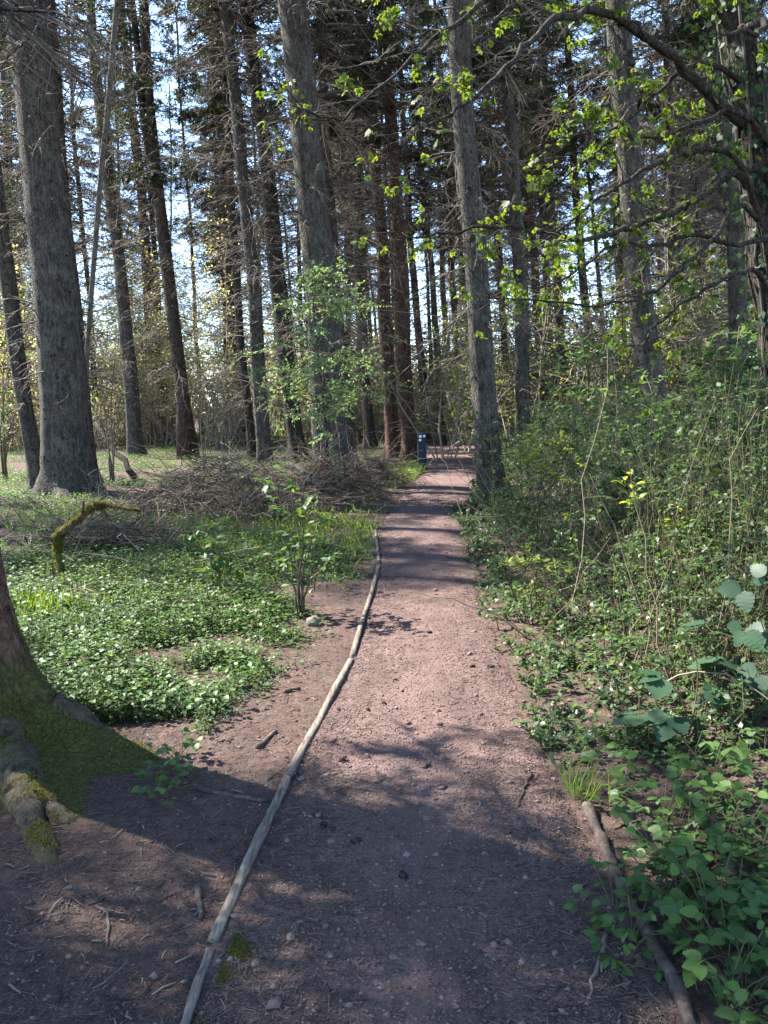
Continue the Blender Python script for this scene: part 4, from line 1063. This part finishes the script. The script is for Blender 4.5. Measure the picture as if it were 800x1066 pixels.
# the bramble with pale shining leaves at the right edge
def bramble(label, base, cl, lsize, seed, mat='bramble', cat='bramble', shine=False):
    r = np.random.default_rng(seed); b = G(*base); b[2] = float(gz(b[0], b[1]))
    t = thing('bramble', b, label, cat)
    for (px, py, dy, nl) in cl:
        e = at_depth(px, py, b[1] + dy) - b
        q = np.linspace(0, 1, 8)[:, None]; C = e[None] * q + np.sin(q * 3.14) * np.array([[.04, 0, .10 * np.linalg.norm(e)]]) 
        w = MB(); sticks(w, C, np.linspace(.004, .0018, 8), 6); w.build('cane', M['stem'], t)
        f = MB(); d0 = norm(e * [1, 1, 0] + .001)
        for k in range(nl):
            a = (k - (nl - 1) / 2) * 1.05 + r.normal(0, .15)
            d = np.array([d0[0] * math.cos(a) - d0[1] * math.sin(a), d0[0] * math.sin(a) + d0[1] * math.cos(a), r.normal(-.15, .15)])
            s = lsize * r.uniform(.8, 1.15)
            nn = np.array([[r.normal(0, .25), r.normal(0, .25), 1.]])
            if shine:      # leaves tilted to the light, so that they mirror the sun
                tc_ = norm(np.array([0, 0, CAM_Z]) - (C[-1] + b)); nn = norm(np.array(SUN_DIR) + tc_)[None] + r.normal(0, .30, (1, 3)); nn = norm(nn)
                d = norm(d - nn[0] * d.dot(nn[0]))
            leaves(f, (C[-1] + d * .012)[None], d[None], norm(nn), s, s * .80, TOOTH)
        f.build('leaf', M[mat], t)
    return t
bramble('bramble with broad leaves shining white in the sun at the right edge', (806, 760), [(775, 613, .0, 3), (800, 600, .05, 2), (776, 655, -.05, 3), (800, 655, .0, 3), (792, 700, 0, 3)], .10, 5, shine=True)
bramble('large dark bluish leaved bramble low at the right, above the green plants', (715, 775), [(690, 705, 0, 3), (720, 668, .05, 3), (665, 745, -.05, 3), (730, 720, 0, 3), (700, 745, -.1, 3), (745, 690, .1, 3)], .13, 6)
bramble('dark bramble leaves just left of the shining bramble', (760, 745), [(748, 690, 0, 3), (770, 700, 0, 3), (735, 650, .1, 3)], .12, 7)

# broad leaved plants along the right verge
def plants():
    r = np.random.default_rng(91); protos = []
    for v in range(4):
        n = 9 + 2 * v; f, s = MB(), MB()
        az = np.arange(n) * 2.4 + r.normal(0, .3, n); L = .06 + .10 * r.random(n); h = .05 + .13 * r.random(n)
        tip = np.stack([np.cos(az) * L, np.sin(az) * L, h], -1); mid = tip * .5 + [0, 0, .02]
        sticks(s, np.stack([tip * 0, mid, tip], 1), np.full((n, 3), .0016), 4, False)
        for a in (-1.15, 0, 1.15):
            d = np.stack([np.cos(az + a), np.sin(az + a), r.normal(-.05, .2, n)], -1); ll = .026 + .032 * r.random(n)
            leaves(f, tip + d * .004, d, norm(np.array([0, 0, 1.]) + .7 * rdir(n, r)), ll, ll * .72, TOOTH)
        protos.append((f, s))
    spots = [(705, 870), (735, 850), (690, 905), (665, 925), (720, 925), (755, 900), (780, 870), (790, 830), (760, 850), (640, 955), (660, 985), (635, 985), (705, 955), (740, 965), (775, 950), (795, 920), (730, 1000), (760, 1010), (785, 985), (745, 1040), (775, 1050), (800, 1030), (650, 1010), (690, 815), (720, 800), (755, 790), (660, 800), (625, 810), (600, 800), (650, 770), (795, 790), (770, 820), (690, 860), (750, 935), (715, 890), (800, 965), (735, 1070), (690, 1010),
             (690, 940), (725, 975), (765, 965), (755, 880), (785, 905), (715, 840), (740, 820), (775, 800), (640, 925), (620, 960), (755, 1055), (700, 1040), (640, 830), (670, 835), (575, 765), (590, 785)]
    out = []
    spots = [(px, py) for i_, (px, py) in enumerate(spots) if (i_ % 4 != 3) and abs(px - np.interp(py, [800, 842, 909, 966, 1064], [590, 612, 640, 672, 718])) > (24 if py < 915 or py > 985 else 12)]
    for k, (px, py) in enumerate(spots):
        g = G(px, py); b = np.array([g[0], g[1], float(gz(g[0], g[1]))])
        t = thing('leafy_plant', b, 'low plant with broad rounded green leaves on the lower right verge', 'plant', 'leafy plants on the right verge'); t.rotation_euler[2] = r.random() * 6.28
        s = r.uniform(.55, 1.15); t.scale = (s, s, s * r.uniform(.8, 1.2))
        v = k % 4
        if len(out) <= v:
            f, st = protos[v]; a = f.build('foliage', M['plant'], t); c = st.build('stalks', M['stem'], t); c['kind'] = 'stuff'; out.append((a, c))
        else:
            for o in out[v]: dup(o, t)
    for k, (px, py) in enumerate([(180, 800), (190, 790), (165, 815), (170, 832)]):
        g = G(px, py); b = np.array([g[0], g[1], float(gz(g[0], g[1]))])
        t = thing('leafy_plant', b, 'small green plant on the bare soil beside the mossy root', 'plant', 'plants by the mossy root'); t.rotation_euler[2] = k * 1.7; t.scale = (.8, .8, .7)
        for o in out[k]: dup(o, t)
plants()

# mossy broken branch at left
def mossy_branch():
    pts = [(66, 602), (60, 580), (58, 563), (63, 556), (82, 541), (99, 526), (108, 528), (146, 533)]; Y = 7.6
    b = G(66, 603); b[2] = float(gz(b[0], b[1])); Y = b[1]
    C = np.array([at_depth(px, py, Y + .05 * k) - b for k, (px, py) in enumerate(pts)]); C[0, 2] -= .05
    C[1:] += np.random.default_rng(12).normal(size=(7, 3)) * .012
    q = np.linspace(0, 7, 36); i0 = np.minimum(q.astype(int), 6); fr = (q - i0)[:, None]; C = C[i0] * (1 - fr) + C[i0 + 1] * fr
    r = np.random.default_rng(8); rad = np.interp(q, [0, 2, 3, 4, 5, 5.4, 6, 7], [.042, .034, .044, .030, .040, .034, .020, .010]) * (1 + .13 * r.normal(size=36))
    t = thing('mossy_branch', b, 'broken crooked branch covered in moss in the undergrowth at left', 'branch')
    m = MB(); sticks(m, C, rad, 12); m.build('wood', M['bark_moss'], t)
    m2 = MB(); f = MB(); K = 4500; z = r.random(K) * 34.9; j = z.astype(int); fr = (z - j)[:, None]; c = C[j] * (1 - fr) + C[j + 1] * fr
    pm = (wob(z * .9, z * .37, 1.0, 2) + .5 * r.normal(size=K)) > -.35; z, j, fr, c = z[pm], j[pm], fr[pm], c[pm]; K = len(z)
    for i_, d_ in ((9, (-.12, -.05, .10)), (21, (.05, -.06, .17)), (27, (.10, .05, -.16))): sticks(m2, np.array([C[i_], C[i_] + np.array(d_) * .5 + [0, 0, .02], C[i_] + np.array(d_)]), np.array([.020, .014, .006]), 7)
    m2.build('twig', M['bark_moss'], t)
    tg = norm(C[j + 1] - C[j]); nd = rdir(K, r) + [0, -.2, .5]; nd = norm(nd - tg * (nd * tg).sum(1, keepdims=True))
    leaves(f, c + nd * rad[j][:, None] * .97, norm(nd + .5 * rdir(K, r)), rdir(K, r), .014 + .012 * r.random(K), .007); tag(f.build('moss', M['moss'], t), kind='stuff')
mossy_branch()

# fallen poles in the left wood
def pole(label, p0, p1, Y0, Y1, wpx, mat):
    a, b = at_depth(*p0, Y0), at_depth(*p1, Y1); C = np.linspace(0, 1, 8)[:, None] * (b - a)[None] + a; C[1:-1] += np.random.default_rng(int(p0[0])).normal(size=(6, 3)) * .03
    m = MB(); sticks(m, C, np.linspace(1, .6, 8) * wpx * .5 * Y0 / FPX, 8); tag(m.build('fallen_pole', M[mat], loc=a), label, 'fallen pole')
pole('fallen pole slanting down to the right behind the stoutest left tree', (140, 496), (100, 440), 19, 20.5, 7, 'bark_dark')
pole('pale fallen trunk lying on the heap left of the path', (335, 507), (300, 482), 13.5, 15, 9, 'bark_pale')
pole('dark fallen branch lying in the ground cover left of the small shrub', (140, 650), (190, 620), 5.8, 6.6, 7, 'bark_dark')

# ------------------------------------------------------------------ young pale conifer
def young_tree():
    Y = 14.5; c = at_depth(340, 500, Y); b = np.array([c[0], Y, float(gz(c[0], Y))])
    t = thing('young_tree', b, 'young pale green leafy tree with airy drooping sprays before the big grey spruce', 'tree')
    r = np.random.default_rng(77); H = 4.3
    m = MB(); zz = np.linspace(-.1, H, 10); sticks(m, np.stack([.05 * np.sin(zz * 1.3) - .02 * zz, .04 * np.sin(zz * 2), zz], -1), np.linspace(.032, .006, 10), 8); m.build('trunk', M['bark_brown'], t)
    n = 64; u = r.random(n); z = 1.3 + (H - 1.4) * u; az = r.random(n) * 6.28
    L = (.35 + 1.05 * np.sin(np.clip(u * .75 + .25, 0, 1) * math.pi) ** .7) * (.35 + .8 * r.random(n)); el = .25 + r.normal(0, .35, n)
    D = np.stack([np.cos(az) * np.cos(el), np.sin(az) * np.cos(el), np.sin(el)], -1)
    P, Rr = rand_perp_sticks(n, 6, np.stack([.05 * np.sin(z * 1.3) - .02 * z, .04 * np.sin(z * 2), z], -1), D, L, .006 + .004 * L, .002, -.30 * L * r.random(n), .06, r)
    w = MB(); sticks(w, P, Rr, 4, False)
    k = 11; idx = np.repeat(np.arange(n), k); q = len(idx); s_ = .2 + .8 * r.random(q); fI = s_ * 5; i0 = np.minimum(fI.astype(int), 4); fr = (fI - i0)[:, None]
    p0 = P[idx, i0] * (1 - fr) + P[idx, i0 + 1] * fr; tg = norm(P[idx, i0 + 1] - P[idx, i0])
    l2 = .12 + .30 * r.random(q)
    P2, R2 = rand_perp_sticks(q, 4, p0, norm(tg * .6 + rdir(q, r) * [1, 1, .6]), l2, np.full(q, .003), .001, -.2 * l2, .06, r); sticks(w, P2, R2, 3, False)
    w.build('twigs', M['dead'], t)['kind'] = 'stuff'
    g = 13; id2 = np.repeat(np.arange(q), g); mm = len(id2); tt = r.random((mm, 1)); c = P2[id2, 0] * (1 - tt) + P2[id2, 3] * tt
    dd = norm(norm(P2[id2, 3] - P2[id2, 0]) * .8 + rdir(mm, r) * [1, 1, .6] + [0, 0, -.2])
    f = MB(); ll = .035 + .035 * r.random(mm); leaves(f, c, dd, norm(np.array([0, 0, 1.]) + .55 * rdir(mm, r)), ll, ll * .58); f.build('crown', M['larch'], t)
young_tree()

# ------------------------------------------------------------------ crooked tree at right with overhanging boughs
def crooked_tree():
    Y = 7.6; foot = at_depth(832, 560, Y); b = np.array([foot[0], Y, float(gz(foot[0], Y))])
    t = thing('crooked_tree', b, 'dark crooked ivy clad tree at the right edge with boughs arching over the path', 'tree')
    C = np.array([b - [0, 0, .1]] + [at_depth(*p, Y) for p in [(826, 480), (818, 400), (806, 300), (794, 210), (784, 130), (772, 60), (764, -10), (756, -120), (748, -300)]]) - b
    q = np.linspace(0, 9, 28); i0 = np.minimum(q.astype(int), 8); fr = (q - i0)[:, None]; C = C[i0] * (1 - fr) + C[i0 + 1] * fr
    r = np.random.default_rng(9); C[1:] += r.normal(size=(27, 3)) * .015
    m = MB(); sticks(m, C, np.linspace(.20, .10, 28) * (1 + .08 * r.normal(size=28)), 12); m.build('trunk', M['bark_dark'], t)
    # ivy stems and leaves round the trunk
    w, f = MB(), MB()
    for k in range(7):
        a = k * .9 + q * .28; rr = np.linspace(.21, .12, 28) * (1 + .05 * r.normal(size=28))
        sticks(w, C + np.stack([np.cos(a) * rr, np.sin(a) * rr, 0 * a], -1), np.full(28, .014), 5)
    w.build('ivy_stem', M['dead'], t)
    n = 1500; j = r.integers(3, 27, n); a = r.random(n) * 6.28; nd = np.stack([np.cos(a), np.sin(a), 0 * a], -1)
    leaves(f, C[j] + nd * (.17 + .08 * r.random((n, 1))) + r.normal(size=(n, 3)) * .07, norm(rdir(n, r) + [0, 0, -.8]), norm(nd + .4 * rdir(n, r)), .05 + .03 * r.random(n), .045 + .02 * r.random(n)); f.build('ivy', M['ivy'], t)
    fol = MB()
    def bough(pts, w0, w1, twn, lfn, kind=0, tl=.35):
        P = np.array([at_depth(px, py, yy) for px, py, yy in pts]) - b; k = 4 * len(P); qq = np.linspace(0, len(P) - 1, k); i0 = np.minimum(qq.astype(int), len(P) - 2); fr = (qq - i0)[:, None]; Cc = P[i0] * (1 - fr) + P[i0 + 1] * fr
        for _ in range(3): Cc[1:-1] = (Cc[:-2] + 2 * Cc[1:-1] + Cc[2:]) / 4
        Cc[2:] += r.normal(size=(k - 2, 3)) * .012
        yy = Cc[:, 1] + b[1]; m = MB(); sticks(m, Cc, np.linspace(w0, w1, k) * .5 * yy / FPX, 7)
        j = r.integers(k // 5, k - 1, twn); d = norm(norm(Cc[j + 1] - Cc[j]) * .8 + rdir(twn, r) * [1, .6, 1] + [-.2, 0, -.1])
        L = tl * (.4 + .9 * r.random(twn)); P2, R2 = rand_perp_sticks(twn, 5, Cc[j], d, L, np.full(twn, .0042), .0016, r.normal(-.1, .15, twn) * L, .05, r); sticks(m, P2, R2, 4, False)
        j2 = np.repeat(np.arange(twn), 2); n2 = len(j2); L2 = .5 * L[j2]; P3, R3 = rand_perp_sticks(n2, 4, P2[j2, r.integers(1, 4, n2)], norm(rdir(n2, r) + d[j2]), L2, np.full(n2, .0025), .001, -.1 * L2, .05, r); sticks(m, P3, R3, 3, False)
        m.build('bough', M['bark_dark'], t)
        if lfn:
            ends = np.concatenate([P2[:, 4], P3[:, 3]]); pick = r.integers(0, len(ends), max(1, int(lfn * 1.3)))
            cc = np.repeat(ends[pick], 3, 0) + r.normal(size=(len(pick) * 3, 3)) * .03; nn = len(cc)
            dd = norm(rdir(nn, r) * [1, 1, .6] + [0, 0, -.55]); ll = .022 + .040 * r.random(nn)
            leaves(fol, cc, dd, norm(rdir(nn, r) + [0, 0, .9]), ll, ll, PALM)
        return Cc
    bough([(784, 135, 7.6), (746, 108, 7.3), (719, 78, 7.0), (665, 27, 6.5), (608, 3, 6.0), (557, 34, 5.6), (530, 71, 5.4), (481, 111, 5.2), (440, 132, 5.0), (424, 142, 5.0)], 12, 1.4, 16, 45)
    bough([(770, 50, 7.6), (730, -30, 7.2), (640, -60, 6.8), (560, -30, 6.4), (490, 10, 6.2), (440, 50, 6.0), (400, 90, 5.8), (350, 130, 5.6), (305, 110, 5.5)], 9, 1.4, 18, 60, tl=.40)
    bough([(760, -60, 7.6), (680, -110, 7.0), (560, -90, 6.5), (460, -60, 6.2), (400, -20, 6.0), (378, 20, 6.0)], 12, 1.6, 9, 35, tl=.30)
    bough([(790, 175, 7.5), (766, 177, 7.2), (718, 213, 6.8), (660, 235, 6.4), (600, 255, 6.0), (540, 235, 5.6), (505, 235, 5.4), (430, 250, 5.2), (408, 243, 5.1)], 8, 1.4, 18, 55)
    bough([(798, 215, 7.6), (766, 177, 7.3), (740, 190, 7.0), (715, 218, 6.8)], 10, 3, 6, 10)
    bough([(800, 260, 7.4), (772, 200, 7.0), (745, 250, 6.6), (720, 270, 6.4), (690, 300, 6.2), (640, 320, 6.0), (560, 315, 5.6), (500, 305, 5.5)], 6, 1.3, 18, 40)
    bough([(812, 330, 7.2), (790, 278, 6.9), (760, 285, 6.5), (716, 315, 6.3), (690, 330, 6.2), (650, 380, 6.0)], 6, 1.5, 12, 20)
    bough([(806, 300, 7.4), (775, 150, 7.0), (700, 160, 6.6), (650, 190, 6.3), (600, 225, 6.1), (540, 270, 6.0)], 7, 1.5, 16, 50)
    bough([(780, 90, 7.5), (730, 60, 7.2), (690, 90, 7.0), (660, 120, 6.8), (620, 160, 6.6), (580, 190, 6.5)], 6, 1.5, 16, 50)
    bough([(815, 240, 7.3), (770, 260, 6.9), (720, 240, 6.6), (680, 260, 6.4), (640, 250, 6.3), (590, 290, 6.1), (560, 300, 6.0)], 6, 1.3, 20, 55)
    bough([(800, 150, 7.4), (770, 110, 7.0), (720, 130, 6.7), (670, 150, 6.5), (630, 130, 6.3), (580, 150, 6.2)], 6, 1.3, 20, 60)
    bough([(665, 27, 6.5), (640, 20, 6.4), (648, 50, 6.3), (661, 66, 6.2)], 9, 5, 2, 0)
    bough([(770, 30, 7.5), (800, 20, 7.0), (790, 35, 6.6), (762, 32, 6.3), (750, 40, 6.2)], 8, 2, 6, 25)
    fol.build('foliage', M['maple'], t)
crooked_tree()
